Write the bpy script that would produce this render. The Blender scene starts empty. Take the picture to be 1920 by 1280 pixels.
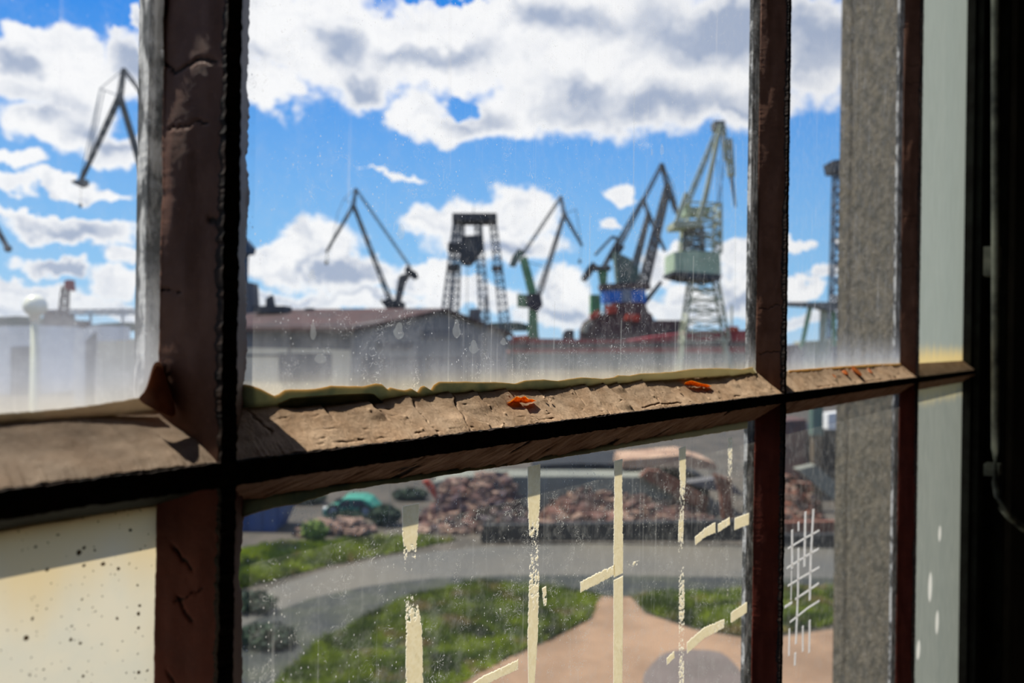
import bpy, math, random
import numpy as np
from mathutils import Vector, Matrix

S = bpy.context.scene
COL = S.collection
rnd = random.Random(7)

def lin(r, g, b, k=1.0):
    f = lambda c: ((c/255)/12.92 if c/255 <= .04045 else (((c/255)+.055)/1.055)**2.4)*k
    return (f(r), f(g), f(b), 1.0)

# ------------------------------------------------------------------ camera
F = 1550.0                      # focal length in pixels of a 1920 wide frame
ROLL = math.radians(0.8)
EYE = 8.0
cr, sr = math.cos(ROLL), math.sin(ROLL)
cam = bpy.data.cameras.new('camera')
cam_o = bpy.data.objects.new('camera', cam); COL.objects.link(cam_o)
cam.sensor_width = 36; cam.lens = F/1920*36
cam.clip_start = .01; cam.clip_end = 5000
M = Matrix(((cr, -sr, 0, 0), (0, 0, -1, 0), (sr, cr, 0, EYE), (0, 0, 0, 1)))
cam_o.matrix_world = M
cam.dof.use_dof = True
cam.dof.focus_distance = .285
cam.dof.aperture_fstop = 15
cam.dof.aperture_blades = 6
S.camera = cam_o
S.view_settings.view_transform = 'Standard'
S.view_settings.look = 'None'
S.view_settings.gamma = 1
S.view_settings.exposure = 0.0
S.cycles.use_denoising = True
S.cycles.max_bounces = 8
S.cycles.transparent_max_bounces = 24
S.cycles.sample_clamp_indirect = 6

def slope(px, py):              # direction (X/Y, Z/Y) of a point of the frame
    dx, dy = px-960, py-640
    return ((dx*cr + dy*sr)/F, (dx*sr - dy*cr)/F)
def P(px, py, Y):
    a, b = slope(px, py)
    return Vector((a*Y, Y, EYE + b*Y))
def G(px, py, z=0.0):           # point on the ground
    a, b = slope(px, py)
    Y = (z-EYE)/b
    return Vector((a*Y, Y, z))
def azel(px, py):
    a, b = slope(px, py)
    return math.atan(a), math.atan2(b, math.hypot(1, a))

# the window stands at an angle: local x along it, y outwards, z up
TH = math.atan2(.798, .602)
DU = Vector((math.cos(TH), math.sin(TH))); NO = Vector((-math.sin(TH), math.cos(TH)))
CX = -.1939
WM = Matrix.Translation((CX, 0, EYE)) @ Matrix.Rotation(TH, 4, 'Z')
def W(px, py, yl):              # (u, z) in the window's own frame, on the plane y = yl
    a, b = slope(px, py)
    off = -CX*NO.x
    s = (yl - off)/(a*NO.x + NO.y)
    return ((s*a-CX)*DU.x + s*DU.y, s*b)

# ------------------------------------------------------------------ sun
sun = bpy.data.lights.new('sun', 'SUN'); sun.energy = 7.2; sun.angle = math.radians(.53)
sun.color = (1.0, .94, .84)
sun_o = bpy.data.objects.new('sun', sun); COL.objects.link(sun_o)
EL = math.radians(62)
hz = (NO - DU*.5).normalized()
SUN = Vector((hz.x*math.cos(EL), hz.y*math.cos(EL), math.sin(EL)))
sun_o.rotation_euler = SUN.to_track_quat('Z', 'Y').to_euler()
sun_o.location = (0, 0, 40)

# ------------------------------------------------------------------ node helper
class NT:
    def __init__(s, tree): s.t = tree; s.n = tree.nodes; s.l = tree.links
    def new(s, typ, ins=None, **kw):
        nd = s.n.new(typ)
        for k, v in kw.items(): setattr(nd, k, v)
        for k, v in (ins or {}).items(): s.set(nd, k, v)
        return nd
    def set(s, nd, k, v):
        sock = nd.inputs[k]
        if isinstance(v, bpy.types.NodeSocket): s.l.new(v, sock)
        else: sock.default_value = v
    def m(s, op, a, b=None, c=None, clamp=False):
        nd = s.n.new('ShaderNodeMath'); nd.operation = op; nd.use_clamp = clamp
        for i, v in enumerate((a, b, c)):
            if v is not None: s.set(nd, i, v)
        return nd.outputs[0]
    def vm(s, op, a, b=None, c=None, out=0):
        nd = s.n.new('ShaderNodeVectorMath'); nd.operation = op
        for i, v in enumerate((a, b, c)):
            if v is not None: s.set(nd, i, v)
        return nd.outputs[out]
    def noise(s, vec, scale, detail=4, rough=.55, dist=0, out=0):
        nd = s.new('ShaderNodeTexNoise', {'Scale': scale, 'Detail': detail, 'Roughness': rough, 'Distortion': dist})
        if vec is not None: s.l.new(vec, nd.inputs['Vector'])
        return nd.outputs[out]
    def ramp(s, v, a, b, lo=0.0, hi=1.0, smooth=True):
        nd = s.n.new('ShaderNodeMapRange'); nd.interpolation_type = 'SMOOTHSTEP' if smooth else 'LINEAR'
        s.set(nd, 0, v); s.set(nd, 1, a); s.set(nd, 2, b); s.set(nd, 3, lo); s.set(nd, 4, hi)
        return nd.outputs[0]
    def mix(s, f, a, b):
        nd = s.n.new('ShaderNodeMix'); nd.data_type = 'RGBA'
        s.set(nd, 0, f); s.set(nd, 6, a); s.set(nd, 7, b)
        return nd.outputs[2]
    def scale(s, vec, v): return s.vm('MULTIPLY', vec, v)
    def shmix(s, f, a, b):
        nd = s.n.new('ShaderNodeMixShader'); s.set(nd, 0, f); s.l.new(a, nd.inputs[1]); s.l.new(b, nd.inputs[2])
        return nd.outputs[0]

# ------------------------------------------------------------------ sky with clouds (by compass bearing and height)
def build_world():
    w = bpy.data.worlds.new('sky'); S.world = w; w.use_nodes = True
    n = NT(w.node_tree); n.n.clear()
    d = n.new('ShaderNodeTexCoord').outputs['Generated']
    sep = n.new('ShaderNodeSeparateXYZ', {0: d})
    az = n.m('ARCTAN2', sep.outputs[0], sep.outputs[1])
    el = n.m('ARCSINE', sep.outputs[2])
    v = n.new('ShaderNodeCombineXYZ', {0: az, 1: el, 2: 0.0}).outputs[0]
    # billowing edges
    w1 = n.vm('SUBTRACT', n.noise(v, 11, 6, .62, out=1), (.5, .5, .5))
    vw = n.vm('MULTIPLY_ADD', w1, (.11, .10, 0), v)
    def blobs(lst, start, vec):
        acc = start
        for (x, y, rx, ry) in lst:
            a, e = azel(x, y)
            ca = math.cos(a)
            kx, ky = F/(rx*ca*ca), F/(ry*ca)
            q = n.vm('MULTIPLY_ADD', vec, (kx, ky, 0), (-a*kx, -e*ky, 0))
            r = n.vm('LENGTH', q, out=1)
            acc = n.m('SMOOTH_MIN', acc, r, .18)
        return acc
    white = [(520,50,150,100),(650,75,150,95),(800,85,160,85),(950,60,220,110),(1150,70,250,130),(1350,90,250,130),
        (1530,90,160,95),(498,172,88,48),(690,140,66,50),(780,205,62,40),(860,238,84,30),(960,205,110,58),(1080,170,150,78),
        (1250,165,200,84),(1400,180,140,66),(1160,356,34,21),(750,322,55,7),(700,319,30,4),(1125,425,32,12),
        (975,400,76,50),(880,415,80,45),(800,425,58,38),(920,462,150,44),(600,462,84,44),(530,480,80,44),(650,510,120,34),
        (480,560,110,34),(590,556,110,30),(700,560,110,26),(800,520,80,26),(880,555,110,28),(1060,545,62,44),(1030,585,90,34),
        (1110,598,90,22),(1180,530,40,24),(1235,500,46,44),(1275,475,34,22),(1390,480,60,36),(1400,545,70,44),(1290,560,80,34),
        (1230,590,80,20),(1510,540,50,14),(1572,460,30,12),(1552,518,40,16),(1565,585,70,16),(1492,472,28,9),(1500,600,50,14),
        (120,75,80,42),(50,60,80,30),(40,130,90,60),(150,150,90,80),(100,230,120,46),(200,262,80,34),(245,110,70,70),(260,10,20,24),
        (30,300,50,18),(20,345,60,18),(120,338,100,16),(205,356,70,12),(50,402,160,14),(140,425,150,26),(235,470,44,22),
        (110,498,85,20),(60,545,100,24),(225,525,50,38),(150,570,180,24),(10,570,60,26),(-200,120,150,90),(-300,420,160,60),
        (2000,200,180,80),(1800,480,160,40),(2300,380,200,60),(600,-220,380,120),(1500,-280,420,150),(100,-320,260,90)]
    r = blobs(white, 9.0, vw)
    # other parts of the sky: loose scattered clouds
    far = n.m('MAXIMUM', n.ramp(n.m('ABSOLUTE', az), .75, 1.0), n.ramp(el, .55, .8))
    gen = n.m('MULTIPLY', n.ramp(n.noise(n.scale(d, (1, 1, 2.2)), 2.6, 5, .6), .46, .6), far)
    holes = blobs([(871,205,24,19),(850,-8,70,10),(180,18,50,18)], 9.0, n.vm('MULTIPLY_ADD', n.vm('SUBTRACT', n.noise(v, 40, 5, .65, out=1), (.5, .5, .5)), (.06, .06, 0), v))
    fb = n.m('SUBTRACT', n.noise(v, 26, 6, .62), .5)
    fb2 = n.m('SUBTRACT', n.noise(v, 70, 4, .6), .5)
    dens = n.m('ADD', n.m('SUBTRACT', 1.04, r), n.m('ADD', n.m('MULTIPLY', fb, .75), n.m('MULTIPLY', fb2, .25)))
    dens = n.m('SUBTRACT', dens, n.ramp(holes, .2, 1.5, 1.1, 0))
    mask = n.m('MAXIMUM', n.ramp(dens, -.06, .32), gen)
    # grey undersides
    grey = blobs([(690,160,60,26),(1250,205,220,36),(1080,40,120,30),(1350,40,160,60),(1110,175,80,26),(900,215,60,30),(260,80,70,60),
        (60,190,90,30),(190,240,80,20),(90,425,150,18),(120,498,70,18),(640,90,50,26),(470,110,40,26),(1540,60,90,90),(960,475,110,18),
        (600,510,90,14),(690,545,60,10),(1060,580,50,12),(820,100,100,20),(30,110,50,30),(1400,560,50,14),(520,540,60,9)], 9.0, vw)
    g = n.m('ADD', n.ramp(grey, .2, 1.6, 1.0, 0.0), n.m('MULTIPLY', n.m('SUBTRACT', n.noise(n.vm('MULTIPLY', vw, (1, 1.5, 1)), 14, 6, .62), n.ramp(el, .06, .2, .43, .49)), n.ramp(el, .06, .2, 2.6, 1.8)))
    g = n.m('MULTIPLY', g, n.ramp(dens, .15, .7))
    g = n.m('MINIMUM', n.m('MAXIMUM', g, 0.0), 1.0)
    blue = n.mix(n.ramp(el, .0, .36, smooth=False), lin(160, 214, 250), lin(40, 140, 238))
    blue = n.mix(n.ramp(el, .36, 1.3, smooth=False), blue, lin(20, 80, 175))
    fine = n.noise(n.vm('MULTIPLY', vw, (1, 1.4, 1)), 34, 5, .62)
    g = n.m('MINIMUM', n.m('ADD', g, n.m('MULTIPLY', n.ramp(fine, .50, .70), n.ramp(el, .08, .24, .55, .12))), 1.0)
    cl = n.mix(g, (1.03, 1.02, 1.03, 1), lin(172, 184, 208))
    sky = n.mix(n.m('MULTIPLY', mask, .97), blue, cl)
    haze = n.ramp(el, 0.0, .07, .35, 0.0)
    sky = n.mix(haze, sky, lin(205, 220, 238))
    sky = n.mix(n.ramp(el, -.02, 0, 1, 0), sky, lin(90, 90, 80))
    bg = n.new('ShaderNodeBackground', {'Color': sky, 'Strength': 1.0})
    out = n.new('ShaderNodeOutputWorld'); n.l.new(bg.outputs[0], out.inputs[0])
    w.cycles.sampling_method = 'MANUAL'; w.cycles.sample_map_resolution = 512
build_world()

# ------------------------------------------------------------------ materials
MATS = {}
def base(name):
    m = bpy.data.materials.new(name); m.use_nodes = True
    n = NT(m.node_tree); n.n.clear(); MATS[name] = m
    return m, n
def out(n, sh): 
    o = n.new('ShaderNodeOutputMaterial'); n.l.new(sh, o.inputs[0])
def simple(name, c1, c2=None, scale=3.0, rough=.8, metal=0.0, bump=0.0, bscale=None, stretch=(1, 1, 1), detail=5, spec=.3, lo=.35, hi=.65):
    m, n = base(name)
    oc = n.new('ShaderNodeTexCoord').outputs['Object']
    v = n.scale(oc, stretch)
    nz = n.noise(v, scale, detail, .6)
    col = n.mix(n.ramp(nz, lo, hi), c1, c2 or tuple(x*.7 for x in c1[:3])+(1,))
    p = n.new('ShaderNodeBsdfPrincipled', {'Base Color': col, 'Roughness': rough, 'Metallic': metal, 'Specular IOR Level': spec})
    if bump:
        b = n.new('ShaderNodeBump', {'Strength': 1.0, 'Distance': bump, 'Height': n.noise(v, bscale or scale*4, 5, .65)})
        n.l.new(b.outputs[0], p.inputs['Normal'])
    out(n, p.outputs[0]); return m

def paint(name, body, dark, crackc, rough=.55):
    """old flaking oil paint on putty; crack depth comes with the mesh"""
    m, n = base(name)
    oc = n.new('ShaderNodeTexCoord').outputs['Object']
    at = n.new('ShaderNodeAttribute', attribute_name='crack').outputs['Fac']
    nz = n.noise(oc, 90, 6, .65)
    col = n.mix(n.ramp(nz, .3, .72), body, dark)
    fine = n.noise(oc, 1500, 4, .7)
    col = n.mix(n.ramp(fine, .60, .78, 0, .5), col, dark)
    col = n.mix(n.ramp(n.noise(oc, 700, 3, .6), .64, .72, 0, .45), col, tuple(min(1, x*1.5) for x in body[:3])+(1,))
    col = n.mix(n.ramp(at, .15, .75), col, crackc)
    p = n.new('ShaderNodeBsdfPrincipled', {'Base Color': col, 'Roughness': rough, 'Specular IOR Level': .25})
    h = n.m('ADD', n.m('MULTIPLY', fine, .6), n.noise(oc, 5000, 3, .6))
    b = n.new('ShaderNodeBump', {'Strength': .8, 'Distance': .00016, 'Height': h})
    n.l.new(b.outputs[0], p.inputs['Normal'])
    out(n, p.outputs[0]); return m
paint('taupe_paint', (.70, .50, .33, 1), (.50, .32, .19, 1), (.085, .03, .012, 1))
paint('smooth_paint', (.50, .38, .28, 1), (.40, .28, .19, 1), (.10, .05, .025, 1), .6)
paint('brown_paint', (.215, .10, .06, 1), (.15, .065, .038, 1), (.02, .01, .006, 1), .45)
paint('under_paint', (.66, .38, .25, 1), (.42, .20, .12, 1), (.03, .012, .008, 1), .6)
paint('maroon_paint', (.15, .026, .012, 1), (.10, .016, .008, 1), (.012, .004, .003, 1), .6)
simple('black_edge', (.008, .007, .006, 1), (.028, .016, .011, 1), 400, .7, bump=.0004, bscale=600, spec=.15)
simple('outer_putty', (.06, .065, .065, 1), (.62, .62, .60, 1), 260, .9, bump=.0003, bscale=1500, stretch=(1, 1, .35), detail=9, lo=.44, hi=.60)
simple('frame_dark', (.03, .032, .026, 1), (.016, .014, .012, 1), 30, .7, spec=.1)
simple('wall_dark', (.09, .075, .058, 1), (.055, .046, .036, 1), 8, .85, bump=.002, spec=.1)
simple('room_floor', (.20, .17, .14, 1), (.15, .13, .10, 1), 3, .8)
simple('room_plaster', (.24, .20, .16, 1), (.18, .155, .13, 1), 3, .9)
simple('cable_grey', (.34, .34, .26, 1), (.03, .03, .025, 1), 12, .5)
simple('render_coat', (.25, .215, .155, 1), (.13, .12, .092, 1), 120, .95, bump=.004, bscale=260, stretch=(1, 1, .55), detail=8)
simple('orange_flake', (.62, .17, .02, 1), (.30, .06, .01, 1), 900, .6)

def flake_mat():
    m, n = base('lit_flake')
    oc = n.new('ShaderNodeTexCoord').outputs['Object']
    c = n.mix(n.ramp(n.noise(oc, 1200, 3), .35, .65), (.95, .36, .03, 1), (.6, .16, .015, 1))
    a = n.new('ShaderNodeBsdfDiffuse', {'Color': c}).outputs[0]
    b = n.new('ShaderNodeBsdfTranslucent', {'Color': c}).outputs[0]
    out(n, n.shmix(.65, a, b))
flake_mat()

def film(name, col, col2, trans=.7, scale=300, alpha=None, thr=None, rim=None, ux=False):
    """thin translucent deposit on glass"""
    m, n = base(name)
    oc = n.new('ShaderNodeTexCoord').outputs['Object']
    c = n.mix(n.ramp(n.noise(oc, scale, 5, .6), .35, .65), col, col2)
    if ux: c = n.mix(n.ramp(n.new('ShaderNodeSeparateXYZ', {0: oc}).outputs[0], .30, .48, 0, .8), c, (.62, .56, .38, 1))
    if rim:
        at = n.new('ShaderNodeAttribute', attribute_name='rim').outputs['Fac']
        c = n.mix(n.ramp(at, .0, 1.0, smooth=False), c, rim)
    a = n.new('ShaderNodeBsdfDiffuse', {'Color': c}).outputs[0]
    b = n.new('ShaderNodeBsdfTranslucent', {'Color': c}).outputs[0]
    sh = n.shmix(trans, a, b)
    if thr:
        at = n.new('ShaderNodeAttribute', attribute_name='cover').outputs['Fac']
        nz = n.m('ADD', n.m('MULTIPLY', n.noise(n.scale(oc, thr[1]), thr[0], 5, .7), .8), n.m('MULTIPLY', n.noise(oc, thr[0]*4, 3, .7), .2))
        f = n.ramp(n.m('SUBTRACT', n.m('ADD', at, nz), 1.0), -.015, .015)
        sh = n.shmix(f, n.new('ShaderNodeBsdfTransparent').outputs[0], sh)
    elif alpha is not None:
        sh = n.shmix(alpha, n.new('ShaderNodeBsdfTransparent').outputs[0], sh)
    out(n, sh); return m
film('cream_stripe', (.97, .90, .72, 1), (.92, .84, .64, 1), .8, 900, thr=(700, (1, 1, .8)))
film('putty_smear', (.20, .235, .185, 1), (.33, .33, .23, 1), .75, 120, rim=(.95, .66, .30, 1), ux=True)
film('flap_paint', (.36, .18, .11, 1), (.26, .12, .07, 1), .35, 200)
film('beige_smear', (.62, .52, .40, 1), (.5, .44, .34, 1), .6, 200)
film('scratch_white', (.9, .88, .84, 1), (.8, .78, .74, 1), .75, 500, alpha=.85)
film('scratch_faint', (.7, .72, .68, 1), (.6, .6, .56, 1), .75, 500, alpha=.12)

def glass_mat(name, zb, base_haze=.03, grad=(.05, .7), low=.012, speck=.5, streak=.25, tint=(.80, .82, .86, 1), warm=0.0, scuff=.25, up=False):
    m, n = base(name)
    oc = n.new('ShaderNodeTexCoord').outputs['Object']
    sep = n.new('ShaderNodeSeparateXYZ', {0: oc})
    z = n.m('SUBTRACT', sep.outputs[2], zb) if not up else n.m('SUBTRACT', zb, sep.outputs[2])
    wob = n.noise(n.scale(oc, (1, 1, .15)), 60, 4, .6)
    zz = n.m('ADD', z, n.m('MULTIPLY', n.m('SUBTRACT', wob, .5), .02))
    h = n.m('MULTIPLY', n.m('POWER', n.ramp(zz, 0, grad[0], 1, 0, False), 1.9), grad[1])
    st = n.ramp(n.noise(n.scale(oc, (1, 1, .02)), 420, 4, .7), .56, .78)
    st = n.m('MULTIPLY', n.m('MULTIPLY', st, n.ramp(n.noise(oc, 25, 3), .38, .62)), streak)
    # little bright specks and drip ends
    vo = n.new('ShaderNodeTexVoronoi', {'Vector': n.scale(oc, (1, 1, .6)), 'Scale': 1300.0})
    sz = n.new('ShaderNodeSeparateColor', {0: vo.outputs['Color']}).outputs[0]
    sp = n.m('MULTIPLY', n.ramp(vo.outputs['Distance'], .13, .28, 1, 0), n.ramp(sz, .72, .95))
    sp = n.m('MULTIPLY', n.m('MULTIPLY', sp, n.ramp(n.noise(oc, 60, 4), .40, .62)), speck)
    # curled fibres and scuffs
    rg = n.noise(oc, 240, 2, .5, 2.5)
    ln = n.ramp(n.m('ABSOLUTE', n.m('SUBTRACT', rg, .52)), 0.0, .012, 1, 0)
    ln = n.m('MULTIPLY', n.m('MULTIPLY', ln, n.ramp(n.noise(oc, 110, 3), .52, .66)), scuff)
    mot = n.m('MULTIPLY', n.ramp(n.noise(oc, 180, 6, .7), .42, .75), base_haze*2.2)
    f = n.m('ADD', n.m('ADD', n.m('ADD', h, st), n.m('ADD', sp, ln)), n.m('ADD', mot, base_haze*.5))
    f = n.m('MINIMUM', f, .96)
    geo = n.new('ShaderNodeNewGeometry')
    gy = n.new('ShaderNodeVectorTransform', {0: geo.outputs['True Normal']}, vector_type='NORMAL', convert_from='WORLD', convert_to='OBJECT').outputs[0]
    inner = n.ramp(sep.outputs[1], .0145, .0150, 1, 0)
    f = n.m('MULTIPLY', f, inner)
    c = n.mix(n.ramp(z, 0, .0085, warm, 0), tint, (.95, .80, .52, 1))
    a = n.new('ShaderNodeBsdfDiffuse', {'Color': c}).outputs[0]
    b = n.new('ShaderNodeBsdfTranslucent', {'Color': c}).outputs[0]
    sh = n.shmix(n.m('MULTIPLY', f, 1.0), n.new('ShaderNodeBsdfTransparent', {'Color': (.985, .99, .985, 1)}).outputs[0], n.shmix(.72, a, b))
    gl = n.new('ShaderNodeBsdfGlossy', {'Roughness': .05}).outputs[0]
    fr = n.new('ShaderNodeFresnel', {'IOR': 1.45}).outputs[0]
    sh = n.shmix(n.m('MULTIPLY', n.m('MULTIPLY', fr, .45), inner), sh, gl)
    out(n, sh); return m

G_ = .0128                      # depth of the putty bead, front edge to glass
ZU, ZL = -.0155, -.0415     # glass edges over and under the middle bar
glass_mat('glass_left', ZU, .05, (.040, .70), speck=.4, streak=.2, tint=(.84, .85, .88, 1), warm=.5, scuff=.12)
glass_mat('glass_main', ZU, .035, (.023, .56), speck=.9, streak=.32, tint=(.80, .79, .76, 1), warm=.9, scuff=.7)
glass_mat('glass_second', ZU, .05, (.030, .55), speck=.5, streak=.5, warm=.4, scuff=.1)
glass_mat('glass_low', ZL, .07, (.02, .10), speck=1.6, streak=.35, tint=(.62, .60, .52, 1), scuff=1.3, up=True)
glass_mat('glass_low_second', ZL, .07, (.05, .10), speck=.4, streak=.3, tint=(.62, .60, .54, 1), scuff=.1, up=True)
glass_mat('glass_plain', ZU, .12, (.05, .4))

def frosted(name, c1, c2, specks=False, alpha=1.0, trans=.8, stretch=(1, 1, 1), edge=None, spots=()):
    m, n = base(name)
    oc = n.new('ShaderNodeTexCoord').outputs['Object']
    sep = n.new('ShaderNodeSeparateXYZ', {0: oc})
    c = n.mix(n.ramp(n.noise(n.scale(oc, stretch), 60, 5, .6), .35, .65), c1, c2)
    if edge:
        zb, warm = edge
        dz = n.m('ABSOLUTE', n.m('SUBTRACT', sep.outputs[2], zb))
        dz = n.m('ADD', dz, n.m('MULTIPLY', n.m('SUBTRACT', n.noise(n.scale(oc, (1, 1, .1)), 80, 3), .5), .02))
        c = n.mix(n.ramp(dz, .002, .022, 1, 0), c, warm)
    for (x, y, w_, h_) in spots:
        u, z = W(x, y, G_); du = abs(W(x+w_/2, y, G_)[0]-u); dz = abs(W(x, y+h_/2, G_)[1]-z)
        q = n.vm('LENGTH', n.vm('MULTIPLY_ADD', n.vm('ADD', oc, n.scale(n.noise(oc, 300, 3, out=1), (.002, 0, .002))), (1/du, 0, 1/dz), (-(u+.001)/du, 0, -(z+.001)/dz)), out=1)
        c = n.mix(n.ramp(q, .8, 1.1, 1, 0), c, (.72, .70, .60, 1))
    if specks:
        for sc, a, b, lo in ((420., .11, .18, .62), (190., .09, .13, .62), (1100., .12, .22, .76)):
            vo = n.new('ShaderNodeTexVoronoi', {'Vector': n.vm('ADD', oc, n.scale(n.noise(oc, 900, 2, out=1), (.0008, .0008, .0008))), 'Scale': sc})
            sz = n.new('ShaderNodeSeparateColor', {0: vo.outputs['Color']}).outputs[0]
            s_ = n.m('MULTIPLY', n.ramp(vo.outputs['Distance'], a, b, 1, 0), n.ramp(sz, lo, lo+.02))
            c = n.mix(s_, c, (.035, .018, .006, 1))
    a = n.new('ShaderNodeBsdfDiffuse', {'Color': c}).outputs[0]
    b = n.new('ShaderNodeBsdfTranslucent', {'Color': c}).outputs[0]
    sh = n.shmix(trans, a, b)
    f = n.ramp(sep.outputs[1], .0145, .0150, *((0, alpha) if specks else (alpha, 0)))
    sh = n.shmix(f, n.new('ShaderNodeBsdfTransparent').outputs[0], sh)
    out(n, sh); return m
frosted('cream_glass', (.66, .60, .44, 1), (.60, .57, .44, 1), True, edge=(-.0375, (.66, .52, .28, 1)))
frosted('milky_glass', (.36, .40, .35, 1), (.31, .35, .30, 1), alpha=.88, stretch=(8, 1, .5), edge=(-.0155, (.75, .58, .25, 1)))
frosted('milky_glass_low', (.28, .30, .25, 1), (.23, .25, .21, 1), alpha=.88, spots=((1762,1000,5,30),(1744,1100,7,56),(1757,1166,6,44),(1722,1218,7,36)), stretch=(5, 1, .6), edge=(-.0415, (.6, .5, .24, 1)))

# ------------------------------------------------------------------ mesh helpers
class MB:
    def __init__(s): s.v = []; s.f = []
    def add(s, vs, fs):
        o = len(s.v); s.v += [tuple(p) for p in vs]; s.f += [tuple(i+o for i in f) for f in fs]; return s
    def box(s, c, d, rz=0.0, rx=0.0):
        M_ = Matrix.Rotation(rz, 3, 'Z') @ Matrix.Rotation(rx, 3, 'X')
        vs = [Vector(c) + M_ @ Vector((x*d[0]/2, y*d[1]/2, z*d[2]/2)) for x in (-1, 1) for y in (-1, 1) for z in (-1, 1)]
        return s.add(vs, [(0,1,3,2),(4,6,7,5),(0,4,5,1),(2,3,7,6),(0,2,6,4),(1,5,7,3)])
    def beam(s, a, b, w, d=None, w2=None):
        a, b = Vector(a), Vector(b); d = d or w; w2 = w2 or w
        t = (b-a).normalized(); side = t.cross(Vector((0, 1, 0)))
        if side.length < .05: side = t.cross(Vector((1, 0, 0)))
        side.normalize(); up = side.cross(t).normalized()
        vs = []
        for p, k in ((a, 1), (b, w2/w)):
            for x, y in ((-1,-1),(1,-1),(1,1),(-1,1)): vs.append(p + side*x*w*k/2 + up*y*d*k/2)
        return s.add(vs, [(0,3,2,1),(4,5,6,7),(0,1,5,4),(1,2,6,5),(2,3,7,6),(3,0,4,7)])
    def lattice(s, a, b, w1, w2, n, t, d1=None, d2=None):
        a, b = Vector(a), Vector(b); d1 = d1 or w1; d2 = d2 or w2
        ax = (b-a).normalized(); side = ax.cross(Vector((0, 1, 0))).normalized(); up = side.cross(ax).normalized()
        R = []
        for i in range(n+1):
            k = i/n; p = a.lerp(b, k); w = w1+(w2-w1)*k; d = d1+(d2-d1)*k
            R.append([p+side*x*w/2+up*y*d/2 for x, y in ((-1,-1),(1,-1),(1,1),(-1,1))])
        for j in range(4): s.beam(R[0][j], R[n][j], t*1.3)
        for i in range(n+1):
            for j in range(4): s.beam(R[i][j], R[i][(j+1)%4], t)
            if i < n:
                for j in range(4):
                    if i % 2: s.beam(R[i][j], R[i+1][(j+1)%4], t*.8)
                    else: s.beam(R[i][(j+1)%4], R[i+1][j], t*.8)
        return s
    def prism(s, pts, dv):       # polygon of 3D points swept by dv
        n_ = len(pts); dv = Vector(dv)
        vs = [Vector(p) for p in pts] + [Vector(p)+dv for p in pts]
        fs = [tuple(range(n_-1, -1, -1)), tuple(range(n_, 2*n_))] + [(i, (i+1)%n_, (i+1)%n_+n_, i+n_) for i in range(n_)]
        return s.add(vs, fs)
    def pprism(s, px, Y, d): return s.prism([P(x, y, Y) for x, y in px], (0, d, 0))
    def tube(s, pts, r, seg=8):
        pts = [Vector(p) for p in pts]; rs = r if isinstance(r, (list, tuple)) else [r]*len(pts)
        rings = []
        for i, p in enumerate(pts):
            t = (pts[min(i+1, len(pts)-1)]-pts[max(i-1, 0)]).normalized()
            a = t.cross(Vector((0, 0, 1)));
            if a.length < .1: a = t.cross(Vector((1, 0, 0)))
            a.normalize(); b = t.cross(a)
            rings.append([p + (a*math.cos(2*math.pi*k/seg)+b*math.sin(2*math.pi*k/seg))*rs[i] for k in range(seg)])
        vs = [q for r_ in rings for q in r_]; fs = []
        for i in range(len(pts)-1):
            for k in range(seg): fs.append((i*seg+k, i*seg+(k+1)%seg, (i+1)*seg+(k+1)%seg, (i+1)*seg+k))
        fs += [tuple(range(seg-1, -1, -1)), tuple(range(len(vs)-seg, len(vs)))]
        return s.add(vs, fs)
    def ball(s, c, r, u=24, v=14, sq=(1, 1, 1), jit=0.0):
        vs = []; fs = []
        for i in range(v+1):
            th = math.pi*i/v
            for k in range(u):
                ph = 2*math.pi*k/u; j = 1+rnd.uniform(-jit, jit)
                vs.append((c[0]+r*sq[0]*j*math.sin(th)*math.cos(ph), c[1]+r*sq[1]*j*math.sin(th)*math.sin(ph), c[2]+r*sq[2]*j*math.cos(th)))
        for i in range(v):
            for k in range(u): fs.append((i*u+k, (i+1)*u+k, (i+1)*u+(k+1)%u, i*u+(k+1)%u))
        return s.add(vs, fs)
    def leaves(s, c, rad, n_, size):
        for _ in range(n_):
            while True:
                p = Vector((rnd.uniform(-1,1), rnd.uniform(-1,1), rnd.uniform(-1,1)))
                if p.length < 1: break
            q = Vector((c[0]+p.x*rad[0], c[1]+p.y*rad[1], c[2]+p.z*rad[2]))
            a = Vector((rnd.gauss(0,1), rnd.gauss(0,1), rnd.gauss(0,1))).normalized()*size*rnd.uniform(.6, 1.3)
            b = a.orthogonal().normalized()*size*.5
            s.add([q-a, q-b*.9, q+a, q+b*.9], [(0,1,2,3)])
        return s
    def build(s, name, mat, parent=None, smooth=False, label=None, kind=None):
        me = bpy.data.meshes.new(name); me.from_pydata(s.v, [], s.f); me.update()
        if smooth: me.polygons.foreach_set('use_smooth', [True]*len(me.polygons))
        me.materials.append(MATS[mat]); o = bpy.data.objects.new(name, me); COL.objects.link(o)
        if parent is not None: o.parent = parent; o.matrix_parent_inverse = Matrix.Identity(4)
        if label: o['label'] = label
        if kind: o['kind'] = kind
        return o
def tag(o, label=None, cat=None, group=None, kind=None):
    if label: o['label'] = label
    if cat: o['category'] = cat
    if group: o['group'] = group
    if kind: o['kind'] = kind
    return o
def empty(name, loc=(0, 0, 0), **kw):
    o = bpy.data.objects.new(name, None); COL.objects.link(o); o.location = loc; o.empty_display_size = .1
    return tag(o, **kw)
class Thing:
    """an Empty at the thing's base; parts are built in world coordinates and hung on it"""
    def __init__(s, name, loc, label, cat, group=None):
        s.loc = Vector(loc); s.root = empty(name, loc, label=label, cat=cat, group=group)
    def part(s, name, mb, mat, parent=None, **kw):
        mb.v = [tuple(Vector(p)-s.loc) for p in mb.v]
        return mb.build(name, mat, parent or s.root, **kw)
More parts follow.
